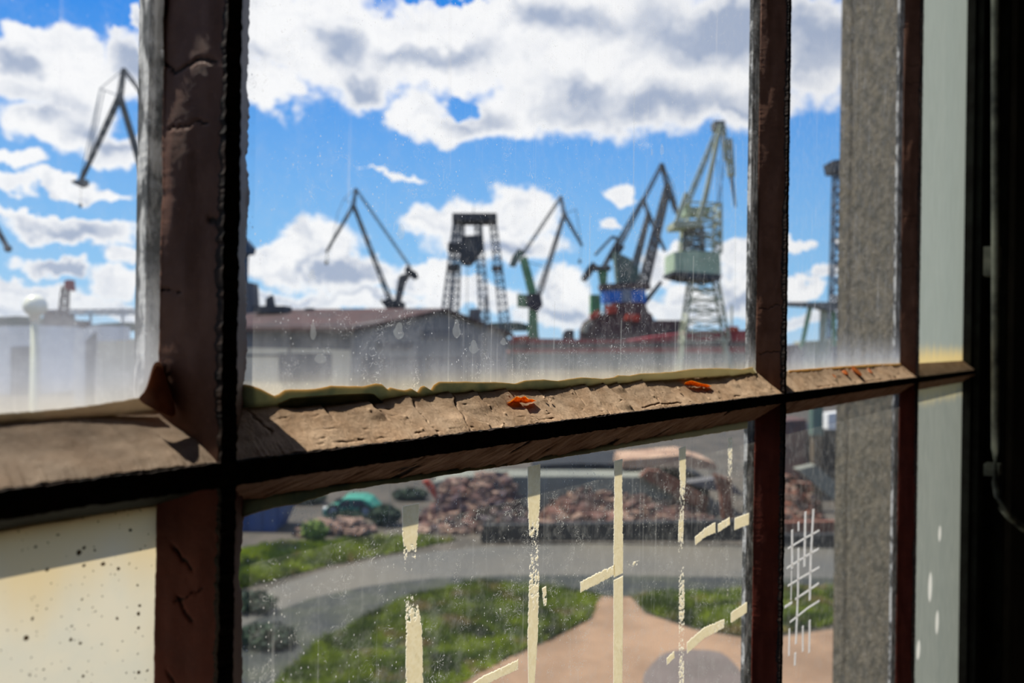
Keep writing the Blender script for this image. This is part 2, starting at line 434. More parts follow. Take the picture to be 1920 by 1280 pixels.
def single(name, mb, mat, loc, label, cat, group=None, kind=None, smooth=False):
    loc = Vector(loc); mb.v = [tuple(Vector(p)-loc) for p in mb.v]
    o = mb.build(name, mat, smooth=smooth); o.location = loc
    return tag(o, label, cat, group, kind)

# value noise in numpy
_tab = np.random.RandomState(3).rand(256, 256)
def vn(x, y):
    x = np.asarray(x, float); y = np.asarray(y, float)
    xi = np.floor(x).astype(int); yi = np.floor(y).astype(int); fx = x-xi; fy = y-yi
    fx = fx*fx*(3-2*fx); fy = fy*fy*(3-2*fy)
    g = lambda a, b: _tab[a & 255, b & 255]
    return (g(xi, yi)*(1-fx)+g(xi+1, yi)*fx)*(1-fy) + (g(xi, yi+1)*(1-fx)+g(xi+1, yi+1)*fx)*fy
def fbm(x, y, o=4):
    s = 0; a = 1; t = 0
    for i in range(o):
        c_, q_ = math.cos(.6+1.3*i), math.sin(.6+1.3*i)
        s = s+a*vn((x*c_-y*q_)*2**i+17*i, (x*q_+y*c_)*2**i+31*i); t += a; a *= .55
    return s/t - .5
def ss(x, a, b): 
    t = np.clip((x-a)/(b-a), 0, 1); return t*t*(3-2*t)

def sheet(name, EA, EB, H, nrm, back, mat, parent, crack=None, label=None, ja=None, jb=None):
    """a displaced strip between two edge lines, closed behind along a back line"""
    n_, m_ = H.shape
    b = np.linspace(0, 1, m_)[None, :, None]
    V = EA[:, None, :]*(1-b) + EB[:, None, :]*b + np.array(nrm)[None, None, :]*H[:, :, None]
    if ja is not None: V = V + ja[:, None, :]*(1-b)**5
    if jb is not None: V = V + jb[:, None, :]*b**6
    V = np.concatenate([V, back[:, None, :]], axis=1); m2 = m_+1
    vs = V.reshape(-1, 3)
    i = np.arange(n_-1)[:, None]*m2; j = np.arange(m2)[None, :]; jn = (j+1) % m2
    F_ = np.stack([i+j, i+jn, i+m2+jn, i+m2+j], axis=-1).reshape(-1, 4)
    me = bpy.data.meshes.new(name); me.from_pydata(vs.tolist(), [], F_.tolist()); me.update()
    me.polygons.foreach_set('use_smooth', [True]*len(me.polygons))
    if crack is not None:
        at = me.attributes.new('crack', 'FLOAT', 'POINT')
        c = np.concatenate([crack, np.zeros((n_, 1))], axis=1).reshape(-1)
        at.data.foreach_set('value', c.astype(np.float32))
    me.materials.append(MATS[mat])
    o = bpy.data.objects.new(name, me); COL.objects.link(o); o.parent = parent
    if label: o['label'] = label
    return o

# ------------------------------------------------------------------ room shell round the window
G_ = .0128                      # depth of the putty bead, front edge to glass
GT = .0037                      # glass thickness
UC = [-.8274, -.4774, -.1274, .2226, .5726, .9226]     # vertical bars (first is the near jamb)
U_END = 1.262                   # far jamb
ZT, ZB = -.0266, -.0314         # front edge of the middle bar
ROW = .55
def wobj(name, mb, mat, kind='structure', parent=None, **kw):
    o = mb.build(name, mat, parent, **kw)
    if parent is None: o.matrix_world = WM
    if kind: o['kind'] = kind
    return o
def wb(m, u0, u1, y0, y1, z0, z1):
    return m.box(((u0+u1)/2, (y0+y1)/2, (z0+z1)/2), (u1-u0, y1-y0, z1-z0))
zlo, zhi = -.029-ROW, -.029+2*ROW
m = MB()
wb(m, -3.2, 4.2, -.012, .161, -1.6, zlo-.04); wb(m, -3.2, 4.2, -.012, .161, zhi+.04, 1.8)
wb(m, -3.2, -.87, -.012, .161, zlo-.04, zhi+.04); wb(m, 1.345, 4.2, -.030, .155, zlo-.04, zhi+.04)
wobj('wall_front', m, 'wall_dark')
m = MB(); wb(m, 1.290, 1.345, .0128, .161, zlo-.04, zhi+.04); wb(m, 1.29, 1.36, .155, .172, zlo-.3, zhi+.3)
m.v = [v for v in m.v]
wobj('trim_1', m, 'render_coat', label='rough rendered reveal beside the window')
for nm, a in (('wall_back', (-3.2, 4.2, -4.1, -4.0, -1.6, 1.8)), ('wall_left', (-3.3, -3.2, -4.1, .16, -1.6, 1.8)), ('wall_right', (4.2, 4.3, -4.1, .16, -1.6, 1.8))):
    wobj(nm, wb(MB(), *a), 'room_plaster')
wobj('floor', wb(MB(), -3.3, 4.3, -4.1, .161, -1.7, -1.6), 'room_floor')
wobj('ceiling', wb(MB(), -3.3, 4.3, -4.1, .161, 1.8, 1.9), 'room_plaster')

# ------------------------------------------------------------------ the window: one fixed steel window with puttied bars
win = empty('window_1', kind='structure'); win.matrix_world = WM
win['label'] = 'old steel framed window with flaking brown putty bars and dirty panes'

def plates(a, blen, seed, lo, hi, wobble=.0015):
    """overlapping plates of cracked paint: heights and crack marks over the grid a x blen"""
    r = random.Random(seed); x = float(a.min())-.02; ed = []
    while x < a.max()+.02: ed.append(x); x += r.uniform(lo, hi)
    ed = np.array(ed); k1 = np.array([r.uniform(.0, 1) for _ in ed]); k2 = np.array([r.uniform(-.25, .35) for _ in ed])
    rng = np.array([r.uniform(.25, 1.3) for _ in ed])
    A = a[:, None] + 0*blen[None, :]; B = 0*A + blen[None, :]
    H = np.zeros_like(A); C = np.zeros_like(A)
    s0 = A + wobble*fbm(B*350, A*40+seed)*2
    for i in range(len(ed)):
        s = s0 - k2[i]*B
        d = s-ed[i]; w = .006+.012*k1[i]
        fade = ss(rng[i]*.0165-B, -.001, .002)
        H += np.where(d < 0, .0009*k1[i]*np.clip(1+d/w, 0, 1)**1.6, 0)*fade
        cw = .00032+.0004*k1[i]+.00030*fbm(B*500, B*0+i)*2
        cr_ = np.exp(-(d/np.maximum(cw, .00024))**2)*fade*(.25+.85*k1[i])
        H -= .0007*cr_; C = np.maximum(C, cr_)
    return H, C, A, B

def h_slope(parent, u0, u1, zg, zf, lower, n_, m_, mat, style, seed, zoff=0.0, front_fn=None, glass_fn=None, label=None):
    a = np.linspace(u0, u1, n_); L = math.hypot(G_, zg-zf); bl = np.linspace(0, L, m_)
    EA = np.stack([a, np.full(n_, G_), np.full(n_, zg+zoff)], 1); EB = np.stack([a, np.zeros(n_), np.full(n_, zf+zoff)], 1)
    if glass_fn is not None: EA[:, 2] += glass_fn(a)
    sgn = -1 if lower else 1
    ja = np.zeros((n_, 3)); jb = np.zeros((n_, 3)); ja[:, 2] = sgn*.0006*fbm(a*260, a*0+seed)
    jag = .0010*fbm(a*420, a*0+seed+5) + .0006*fbm(a*1700, a*0+seed+9)
    jb[:, 2] = sgn*(jag-.0001)
    if front_fn is not None: EB[:, 2] += front_fn(a)
    v = np.array([0, -G_, zf-zg]); nr = np.cross([1, 0, 0], v); nr = nr/np.linalg.norm(nr)
    if (nr[2] < 0) != bool(lower): nr = -nr
    A = a[:, None]+0*bl[None, :]; B = 0*A+bl[None, :]
    C = np.zeros_like(A)
    if style == 'cracked':
        H, C, A, B = plates(a, bl, seed, .009, .024)
        H += .0016*fbm(A*38, B*70+seed) + .00022*fbm(A*700, B*350) + .00016*fbm(A*1900, B*1900)
        # short gouges and chips
        r = random.Random(seed+1)
        for _ in range(20):
            cx, cb = r.uniform(u0+.02, u1), r.uniform(.002, L-.001); lx, lb = r.uniform(.0005, .0022), r.uniform(.00010, .00022)
            sk = r.uniform(-.25, .25)
            q = np.exp(-(((A-cx)/lx)**2+((B-cb-sk*(A-cx))/lb)**2)); H -= .0003*q; C = np.maximum(C, q*r.uniform(.3, 1.))
        for _ in range(26):
            cx, cb = r.uniform(u0+.02, u1), r.uniform(.001, L-.001); rr = r.uniform(.0002, .0007)
            H += .0004*np.exp(-(((A-cx)/rr)**2+((B-cb)/rr)**2))
        # paint broken away along the front edge
        en = fbm(a*70, a*0+seed+2)[:, None]
        q = np.exp(-((B-(L-.0016-.0026*en))/.00025)**2)*ss(en+0*B, .02, .16); C = np.maximum(C, q); H -= .0006*q
        q = np.exp(-((B-.0015-.002*en)/.0002)**2)*ss(-en+0*B, .02, .14)*.8; C = np.maximum(C, q); H -= .0004*q
    elif style == 'smooth':
        H = .0026*fbm(A*26, B*55+seed) + .0004*fbm(A*110, B*110)+.00008*fbm(A*900, B*900)
        r = random.Random(seed+1)
        for _ in range(7):
            cx = r.uniform(u0, u1); w = .0003
            q = np.exp(-((A-cx-.25*B-.002*fbm(B*300, A*0+cx*90))/w)**2)*ss(B, r.uniform(.001, .006), .012)*.25; H -= .0004*q; C = np.maximum(C, q*.5)
    elif style == 'grain':
        s = A - .6*B
        H = .0018*fbm(s*150, B*50+seed) + .0012*fbm(s*420, B*60+seed) + .00025*fbm(A*1500, B*900)
        C = ss(fbm(s*300, B*70+seed+3), .12, .24)*.9; H -= .0006*C
    else:
        H = .0008*fbm(A*60, B*60+seed)
    H[:, 0] = 0
    back = np.stack([a, np.full(n_, G_), np.full(n_, (ZT+ZB)/2+zoff)], 1)
    return sheet('putty_slope', EA, EB, H, nr, back, mat, parent, C, label, ja, jb)

def v_slope(parent, uc, z0, z1, side, n_, m_, mat, seed, cracks=(), dents=.0012, nibble=.0006, label=None):
    ug, uf = (uc-.0097, uc-.0030) if side < 0 else (uc+.0120, uc-.0001)
    a = np.linspace(z0, z1, n_); L = math.hypot(G_, ug-uf); bl = np.linspace(0, L, m_)
    EA = np.stack([np.full(n_, ug), np.full(n_, G_), a], 1); EB = np.stack([np.full(n_, uf), np.zeros(n_), a], 1)
    ja = np.zeros((n_, 3)); jb = np.zeros((n_, 3))
    ja[:, 0] = side*(nibble*1.6*fbm(a*60, a*0+seed)+nibble*.5*fbm(a*1100, a*0+seed+4))
    jb[:, 0] = -side*abs(nibble)*2.2*np.abs(fbm(a*40, a*0+seed+7))*(1.2 if side < 0 else .3) - side*.0002*fbm(a*400, a*0+seed)
    v = np.array([uf-ug, -G_, 0]); nr = np.array([v[1], -v[0], 0]); nr = nr/np.linalg.norm(nr)
    if nr[0]*side < 0: nr = -nr
    A = a[:, None]+0*bl[None, :]; B = 0*A+bl[None, :]
    H = dents*fbm(A*24, B*85+seed, 3)*1.4 + .00012*fbm(A*700, B*700); C = np.zeros_like(A)
    for (zc, b0, b1, w, st) in cracks:
        q = np.exp(-((A-zc-st*B-.0022*fbm(B*260, A*0+zc*77)*2)/w)**2)*ss(B, b0*L-.0006, b0*L+.0006)*(1-ss(B, b1*L-.0006, b1*L+.0006))
        H -= .0005*q; C = np.maximum(C, q)
    H[:, 0] = 0
    back = np.stack([np.full(n_, uc), np.full(n_, G_), a], 1)
    return sheet('putty_slope', EA, EB, H, nr, back, mat, parent, C, label, ja, jb)

def core_strip(u0, u1, y0, y1, z0, z1, along, n_, seed, jit=.0005):
    """flat black steel edge, rough where rust has eaten it"""
    m = MB(); r = random.Random(seed); vs = []; tt = np.linspace(0, 1, n_+1)*abs((u1-u0) if along == 'u' else (z1-z0))
    J = [jit*4*(.55*fbm(tt*160, tt*0+seed+q*7)+.8*fbm(tt*900, tt*0+seed+q*5)) for q in range(3)]
    for i in range(n_+1):
        t = i/n_
        if along == 'u':
            u = u0+(u1-u0)*t; j = [float(J[q][i]) for q in range(3)]
            vs += [(u, y0+j[0], z0+j[1]), (u, y0+j[0]*.6, z1+j[2]), (u, y1, z1), (u, y1, z0)]
        else:
            z = z0+(z1-z0)*t; j = [float(J[q][i]) for q in range(3)]
            vs += [(u0+j[1], y0+j[0], z), (u1+j[2], y0+j[0]*.6, z), (u1, y1, z), (u0, y1, z)]
    fs = []
    for i in range(n_):
        for k in range(4): fs.append((i*4+k, i*4+(k+1)%4, (i+1)*4+(k+1)%4, (i+1)*4+k))
    fs += [(3, 2, 1, 0), tuple(range(n_*4, n_*4+4))]
    return m.add(vs, fs)

# horizontal bars
def lower_glass(a):             # the bead under the bar thins out towards the corner
    return .0030*(1-ss(a, .24, .36))
for hb in range(4):
    zo = (hb-1)*ROW; main = hb == 1
    bar = core_strip(UC[0], U_END, -.0012, G_+GT, ZB+zo-.0002, ZT+zo+.0001, 'u', 2600 if main else 60, 40+hb, .00022).build('horizontal_bar', 'black_edge', win)
    bar['label'] = 'black rusted steel edge of a horizontal glazing bar'
    if hb in (0, 3): wb(MB(), UC[0], 1.345, .0, .05, (zo-.029)-(.04 if hb == 0 else 0), (zo-.029)+(.04 if hb == 3 else 0)).build('outer_rail', 'frame_dark', bar)
    ends = UC+[U_END]
    for k in range(6):
        u0, u1 = ends[k]-.0025, ends[k+1]-.0005
        if k == 5: u1 = U_END
        if hb < 3:
            if main and k == 3: h_slope(bar, u0, u1, ZU, ZT, False, 1700, 64, 'taupe_paint', 'cracked', 11, label='sunlit putty bead of cracked, flaking taupe paint')
            elif main and k == 2: h_slope(bar, .02, u1, ZU, ZT, False, 900, 50, 'smooth_paint', 'smooth', 5, label='putty bead under smooth grey-brown paint')
            elif main and k in (4, 5): h_slope(bar, u0, u1, ZU, ZT, False, 700, 40, 'taupe_paint', 'cracked', 20+k)
            else: h_slope(bar, u0, u1, ZU, ZT, False, 40, 4, 'brown_paint', 'plain', k, zo)
        if hb > 0:
            if main and k == 3: h_slope(bar, u0, u1, ZL, ZB, True, 1400, 50, 'under_paint', 'grain', 31, glass_fn=lower_glass, label='underside bead of coarse brushed red-brown paint')
            elif main and k in (4, 5): h_slope(bar, u0, u1, ZL, ZB, True, 500, 30, 'under_paint', 'grain', 33+k)
            elif main and k == 2: h_slope(bar, .02, u1, -.0360, ZB, True, 300, 16, 'frame_dark', 'plain', 36)
            else: h_slope(bar, u0, u1, ZL, ZB, True, 40, 4, 'maroon_paint', 'plain', k+9, zo)
    if 0 < hb < 3:
        zt_, zb_ = (-.0185+zo, -.0375+zo)
        op = core_strip(UC[0], U_END, G_+GT, .0205, zb_, zt_, 'u', 400, 60+hb, .0002).build('outer_putty', 'outer_putty', bar)
        op['label'] = 'weathered grey outer putty'

# vertical bars, one length per row of panes
def zc(py, px=360): return W(px, py, .0064)[1]
for k in range(1, 6):
    for row in range(3):
        z0 = -.029+(row-1)*ROW; z1 = z0+ROW; up = row >= 1
        near = k in (3, 4, 5) and row < 2
        bar = core_strip(UC[k]-.0034, UC[k]+.0004, -.0010, G_+GT, z0, z1, 'z', 900 if near else 30, 70+k*3+row, .00028).build('vertical_bar', 'black_edge', win)
        if k == 3 and row == 1: bar['label'] = 'nearest upright bar, brown paint with a black bare edge'
        elif k == 3 and row == 0: bar['label'] = 'nearest upright bar below, dark maroon paint'
        mt = 'brown_paint' if up else 'maroon_paint'
        n_ = 1100 if near else 20; m_ = 44 if near else 3
        ck = []
        if k == 3 and row == 1:
            ck = [(zc(130), .12, .9, .00035, .10), (zc(238), .1, .75, .00022, .0), (zc(540), .0, .35, .0002, -.2), (zc(118), -.1, .2, .0003, -.35), (zc(440), .75, 1.1, .0008, .2)]
        elif k == 3 and row == 0:
            ck = [(zc(985), .25, .6, .0004, -1.1), (zc(1060), .35, .62, .0004, -1.3), (zc(1235), .2, .9, .0004, -1.2), (zc(1140), .3, .8, .0002, .4)]
        elif near: ck = [(z0+random.Random(k*7+row+i).uniform(.02, .4), .1, .9, .0003, .1) for i in range(4)]
        v_slope(bar, UC[k], z0, z1, -1, n_, m_, mt, 3*k+row, ck, .0016 if (k == 3 and up) else .0011)
        v_slope(bar, UC[k], z0, z1, 1, n_, m_//2+2, mt, 3*k+row+50, [], .0006, .0020 if k == 3 else .0007)
        op = core_strip(UC[k]-(.0074 if (k, row) == (3, 0) else .0108), UC[k]+.0100, G_+GT, .0207 if k == 3 else .0185, z0, z1, 'z', 500 if near else 10, 90+k+row, .00008).build('outer_putty', 'outer_putty', bar)
        op['label'] = 'weathered grey outer putty'
# far and near jambs
for u0, u1 in ((UC[0]-.05, UC[0]+.002), (1.247, 1.345)):
    j = wb(MB(), u0, u1, 0.004, .035, zlo-.04, zhi+.04)
    if u0 > 0:
        wb(j, 1.256, 1.30, -.004, .006, zlo-.04, zhi+.04); wb(j, 1.335, 1.355, -.022, .0, zlo-.04, zhi+.04)
    o = j.build('jamb', 'frame_dark', win)

# torn paint where the two beads meet at the lower left corner, and curls of paint on the sill bead
def curl(parent, name, pts, mat, label=None, n_=14, thick=.00012):
    """a thin bent scrap: rows of (px,py,ylocal) lines, smoothly joined"""
    m = MB(); rows = []
    for line in pts:
        rows.append([Vector((*W(x, y, yl)[:1], yl, W(x, y, yl)[1])) for x, y, yl in line])
    c = len(rows[0]); vs = [p for r_ in rows for p in r_]; k = len(vs)
    vs += [p + Vector((0, .0002, -thick*.3)) for p in vs]
    fs = []
    for i in range(len(rows)-1):
        for j in range(c-1):
            q = (i*c+j, i*c+j+1, (i+1)*c+j+1, (i+1)*c+j); fs += [q, tuple(x+k for x in reversed(q))]
    m.add(vs, fs); o = m.build(name, mat, parent, smooth=True)
    if label: o['label'] = label
    md = o.modifiers.new('sub', 'SUBSURF'); md.levels = md.render_levels = 2
    return o
main_bar = [o for o in win.children if o.name.startswith('horizontal_bar')][1]
up_bar = [o for o in win.children if o.name.startswith('vertical_bar')][7]
curl(up_bar, 'paint_flap', [[(304, 682, .0122), (296, 676, .0112), (288, 680, .0100)], [(312, 705, .0115), (297, 700, .0095), (281, 706, .0085)],
     [(322, 735, .0100), (300, 724, .0085), (276, 724, .0090)], [(330, 765, .0085), (300, 745, .0070), (270, 737, .0095)], [(330, 790, .0070), (285, 765, .0075), (255, 748, .0120)]],
     'flap_paint', 'torn flap of brown paint hanging over the glass')
def on_slope(px, py, lift=0.0):
    # hit the sill bead's plane
    a, b = slope(px, py); lo, hi = .0, G_
    for _ in range(40):
        y = (lo+hi)/2; u, z = W(px, py, y); zs = ZT+(ZU-ZT)*y/G_
        if z > zs: lo = y
        else: hi = y
    u, z = W(px, py, (lo+hi)/2); return Vector((u, (lo+hi)/2-lift*.6, z+lift*.8))
def sill_curl(px, top, hts, label, mat='lit_flake'):
    m = MB(); n_ = len(px); vs = []
    for i, (x, y) in enumerate(px):
        b0 = on_slope(x, y, .0002)
        for t in np.linspace(0, 1, 5):
            h = hts[i]*math.sin(t*1.9)/math.sin(1.9*.8)
            vs.append(b0 + Vector((.0006*t*t, .0014*t-.0022*t*t, h*t**.8)))
    fs = [(i*5+j, (i+1)*5+j, (i+1)*5+j+1, i*5+j+1) for i in range(n_-1) for j in range(4)]
    k = len(vs); vs += [v+Vector((.0001, .00018, 0)) for v in vs]; fs += [tuple(q+k for q in reversed(f)) for f in fs]
    m.add(vs, fs); o = m.build('paint_curl', mat, main_bar, smooth=True); o['label'] = label
sill_curl([(950, 757), (957, 756), (963, 755), (970, 756), (978, 755), (985, 757), (992, 755), (1000, 754)], 0, [.0002, .0011, .0021, .0018, .0022, .0015, .0012, .0003], 'orange backlit curl of peeling paint')
sill_curl([(1284, 722), (1292, 723), (1299, 723), (1307, 726), (1314, 725), (1322, 727), (1330, 726)], 0, [.0016, .0024, .0019, .0021, .0014, .0016, .0004], 'orange backlit curl of peeling paint')

# panes
zrow = [(-.029-ROW+ .0135, ZL), (ZU, -.029+ROW-.0125), (-.029+ROW+.0135, -.029+2*ROW-.004)]
PANES = {}
labels = {(2, 1): 'nearly clear pane, clouded white along its foot', (3, 1): 'large pane with drip marks, hazy along its foot', (4, 1): 'narrow streaked pane in front of the rendered reveal',
          (5, 1): 'milky pale green pane', (2, 0): 'opaque cream painted pane with rust-brown specks', (3, 0): 'dusty pane crossed by flaking cream stripes',
          (4, 0): 'dusty pane with a scratched white grid', (5, 0): 'milky grey-green pane with white spots'}
mats_ = {(2, 1): 'glass_left', (3, 1): 'glass_main', (4, 1): 'glass_second', (5, 1): 'milky_glass', (2, 0): 'cream_glass', (3, 0): 'glass_low', (4, 0): 'glass_low_second', (5, 0): 'milky_glass_low'}
for k in range(6):
    for row in range(3):
        u0 = UC[k]+.0004; u1 = (UC[k+1] if k < 5 else 1.262)-.0004
        z0, z1 = zrow[row]
        if (k, row) == (2, 0): z1 = -.0370
        o = wb(MB(), u0, u1, G_, G_+GT-.0002, z0-.004, z1+.004).build('glass_pane', mats_.get((k, row), 'glass_plain'), win)
        if (k, row) in labels: o['label'] = labels[(k, row)]
        PANES[(k, row)] = o

def ribbon(parent, name, top, bot, mat, n_=160, m_=9, yl=G_-.0004, thick=.0006, rimw=.0009, jag=0.0, seed=1, label=None):
    """deposit on the glass between two polylines given in frame pixels"""
    def samp(pl):
        q = np.array([W(x, y, yl) for x, y in pl]); d = np.r_[0, np.cumsum(np.hypot(*np.diff(q, axis=0).T))]; t = np.linspace(0, d[-1], n_)
        return np.stack([np.interp(t, d, q[:, 0]), np.interp(t, d, q[:, 1])], 1)
    A, B = samp(top), samp(bot); s = np.linspace(0, 1, n_)*400
    A[:, 1] += jag*fbm(s*.3, s*0+seed)
    vs = []; rim = []
    for off, sgn in ((0, 1), (thick, 1)):
        for i in range(n_):
            L = np.hypot(*(A[i]-B[i]))
            for j in range(m_):
                t = (j/(m_-1))**1.6; p = A[i]*(1-t)+B[i]*t
                vs.append((p[0], yl-off*(min(1, t*6+.25)), p[1])); rim.append(max(0, 1-L*t/rimw)**1.3)
    fs = []; N = n_*m_
    for i in range(n_-1):
        for j in range(m_-1):
            q = (i*m_+j, i*m_+j+1, (i+1)*m_+j+1, (i+1)*m_+j); fs += [q, tuple(x+N for x in reversed(q))]
        for j in (0, m_-1): fs.append((i*m_+j, (i+1)*m_+j, (i+1)*m_+j+N, i*m_+j+N))
    o = MB().add(vs, fs).build(name, mat, parent, smooth=True, label=label)
    at = o.data.attributes.new('rim', 'FLOAT', 'POINT'); at.data.foreach_set('value', np.array(rim, np.float32))
    return o
ribbon(PANES[(3, 1)], 'putty_smear',
    [(440,728),(458,720),(470,722),(485,727),(497,733),(513,742),(522,739),(533,731),(545,729),(575,730),(600,727),(620,723),(680,724),(703,719),(715,720),(726,730),(731,726),(745,729),(757,731),(770,728),(782,735),(788,725),(794,723),(800,726),(807,731),(813,722),(822,716),(860,715),(900,716),(930,716),(965,719),(985,713),(1020,711),(1045,714),(1062,711),(1090,707),(1110,708),(1130,710),(1150,707),(1158,703),(1180,704),(1200,700),(1230,699),(1260,697),(1300,691),(1350,690),(1390,692),(1410,688)],
    [(440,775),(700,764),(900,740),(1100,725),(1300,708),(1420,702)], 'putty_smear', 700, 12, jag=.0003, label='translucent greenish putty smeared up the glass')
ribbon(PANES[(3, 1)], 'putty_smear', [(520,757),(545,746),(590,742),(640,739),(690,737),(700,738),(712,748),(722,758)], [(520,772),(620,770),(722,764)], 'putty_smear', 120, 8, yl=G_-.0012, rimw=.0003)
ribbon(PANES[(2, 1)], 'putty_smear', [(-30,777),(60,771),(120,766),(190,757),(250,747),(290,738)], [(-30,800),(120,790),(290,768)], 'beige_smear', 120, 8, rimw=.0005, jag=.0004)
ribbon(PANES[(4, 1)], 'putty_smear', [(1478,694),(1560,688),(1630,683),(1690,681)], [(1478,702),(1580,695),(1690,688)], 'putty_smear', 60, 6, rimw=.002)
ribbon(PANES[(3, 0)], 'putty_smear', [(440,976),(457,969),(480,960),(510,953),(552,945),(600,931),(627,922),(680,915),(721,908),(790,899),(870,884),(960,872),(1100,850),(1250,826),(1400,803)],
    [(440,940),(600,912),(721,898),(960,862),(1250,815),(1400,788)], 'putty_smear', 300, 10, rimw=.0003, jag=.0006, label='translucent greenish putty smeared down the glass')

def stripe(parent, pl, widths, cover, mat='cream_stripe', name='paint_stripe', n_=240, m_=9, yl=G_-.0001, thick=.00015, label=None):
    """paint line on the glass along a polyline in frame pixels; cover = how much paint is left along it"""
    q = np.array([W(x, y, yl) for x, y in pl]); d = np.r_[0, np.cumsum(np.hypot(*np.diff(q, axis=0).T))]
    w = []
    for (x, y), ww in zip(pl, widths):
        flat = abs(pl[-1][0]-pl[0][0]) > abs(pl[-1][1]-pl[0][1])*.6
        a = W(x, y, yl); b = W(x, y+ww, yl) if flat else W(x+ww, y, yl)
        w.append(abs(b[1]-a[1])*.9 if flat else abs(b[0]-a[0]))
    t = np.linspace(0, d[-1], n_); X = np.interp(t, d, q[:, 0]); Z = np.interp(t, d, q[:, 1]); Wd = np.interp(t, d, w)
    tx, tz = np.gradient(X), np.gradient(Z); L = np.hypot(tx, tz); nx, nz = -tz/L, tx/L
    cv = np.interp(t/d[-1], np.linspace(0, 1, len(cover)), cover)
    vs = []; at_ = []
    for off in (0, thick):
        for i in range(n_):
            for j in range(m_):
                s = (j/(m_-1)-.5); vs.append((X[i]+nx[i]*s*Wd[i], yl-off, Z[i]+nz[i]*s*Wd[i])); at_.append(cv[i]-(.25 if abs(s) > .49 else 0))
    N = n_*m_; fs = []
    for i in range(n_-1):
        for j in range(m_-1):
            f = (i*m_+j, i*m_+j+1, (i+1)*m_+j+1, (i+1)*m_+j); fs += [f, tuple(x+N for x in reversed(f))]
    o = MB().add(vs, fs).build(name, mat, parent, label=label)
    at = o.data.attributes.new('cover', 'FLOAT', 'POINT'); at.data.foreach_set('value', np.array(at_, np.float32))
    return o
P0 = PANES[(3, 0)]
stripe(P0, [(770,946),(769,1000),(768,1100),(776,1180),(777,1300)], [30,29,28,30,32], [.95,.8,.62,.42,.34,.40,.46,.62,.72,.75,.72,.7])
stripe(P0, [(1001,872),(1001,960),(1001,1100),(999,1180),(996,1300)], [23,22,22,20,10], [.9,.88,.62,.42,.45,.56,.62,.8,.8,.72])
stripe(P0, [(1159,862),(1159,1000),(1159,1078)], [15,18,17], [.8,.62,.66,.62,.75,.85])
stripe(P0, [(1159,1083),(1159,1180),(1158,1300)], [17,17,16], [.93,.95,.95,.95])
stripe(P0, [(1279,838),(1280,900),(1276,1000),(1278,1120),(1277,1300)], [13,12,11,12,12], [.75,.62,.42,.58,.35,.5,.52,.42,.5,.45])
stripe(P0, [(1369,820),(1368,900),(1364,1050),(1362,1190)], [9,9,5,4], [.55,.45,.2,.3,.42,.35])
stripe(P0, [(880,1292),(905,1276),(971,1245)], [20,22,24], [.7,.62,.6])
stripe(P0, [(1088,1100),(1120,1084),(1152,1068)], [26,26,26], [.60,.64,.54])
stripe(P0, [(1166,1066),(1190,1056),(1230,1046)], [14,12,10], [.3,.5,.3,.3])
stripe(P0, [(1250,1240),(1264,1226)], [17,17], [.6,.6])
stripe(P0, [(1288,1214),(1320,1186),(1358,1168)], [26,25,22], [.68,.64,.54])
stripe(P0, [(1370,1158),(1400,1138)], [24,24], [.64,.68])
stripe(P0, [(1303,1014),(1322,998),(1341,988)], [20,22,24], [.6,.58,.66])
stripe(P0, [(1346,990),(1368,976)], [20,20], [.6,.55])
stripe(P0, [(1377,982),(1404,972)], [26,26], [.68,.68])
stripe(P0, [(1020,1100),(1022,1135)], [9,7], [.6,.5])
P1 = PANES[(4, 0)]
for pl, w_ in (([(1485,993),(1485,1066)],3.2),([(1497,978),(1497,995)],2.6),([(1497,1027),(1496,1110),(1492,1207)],3),([(1510,959),(1508,1062)],3.4),([(1525,954),(1520,1045),(1518,1125)],3.4),
        ([(1518,1162),(1517,1223)],3),([(1505,1173),(1505,1221)],2.6),([(1480,1178),(1479,1229)],2.6),([(1491,1223),(1490,1247)],3),([(1484,1070),(1483,1125)],1.4),
        ([(1477,1028),(1510,1008),(1536,994)],4),([(1475,1065),(1510,1043),(1535,1028)],4.4),([(1477,1098),(1510,1078),(1536,1063)],4),([(1471,1138),(1485,1129)],5.5),([(1491,1123),(1515,1107),(1535,1093)],4.6),
        ([(1481,1166),(1515,1139),(1536,1126)],4)):
    stripe(P1, pl, [w_]*len(pl), [1.4, 1.4], 'scratch_white', 'scratch_mark', 20, 3)
# drip marks on the big pane
def drip(parent, x, y, w_, h_, mat='scratch_faint'):
    m = MB(); vs = []; n_ = 20
    for off in (0, .0001):
        for i in range(n_):
            a = 2*math.pi*i/n_; r_ = 1+.12*math.sin(3*a+x)
            px = x+w_/2*math.sin(a)*r_*(1 if math.cos(a) < 0 else .75); py = y-h_/2*math.cos(a)
            u, z = W(px, py, G_-.0002); vs.append((u, G_-.0002-off, z))
    fs = [tuple(range(n_)), tuple(range(2*n_-1, n_-1, -1))]
    m.add(vs, fs).build('drip_mark', mat, parent)
PM = PANES[(3, 1)]
for x, y, w_, h_ in ((752,434,16,30),(585,515,15,22),(613,482,12,28),(856,616,15,36),(748,620,20,32),(601,672,26,18),(587,620,12,34),(944,640,12,14),(888,650,18,26),
                     (460,556,12,20),(1109,266,6,18),(1241,280,8,22),(1222,285,4,14),(716,560,8,12)):
    drip(PM, x, y, w_, h_)
for x, y, h_ in ((1189, 300, 260), (1106, 500, 200), (1380, 420, 300), (1300, 560, 160), (1040, 610, 90), (1165, 640, 80)):
    stripe(PM, [(x, y-h_/2), (x-1, y), (x-2, y+h_/2)], [2.2, 2.2, 2.2], [1, 1], 'scratch_faint', 'drip_mark', 12, 3)

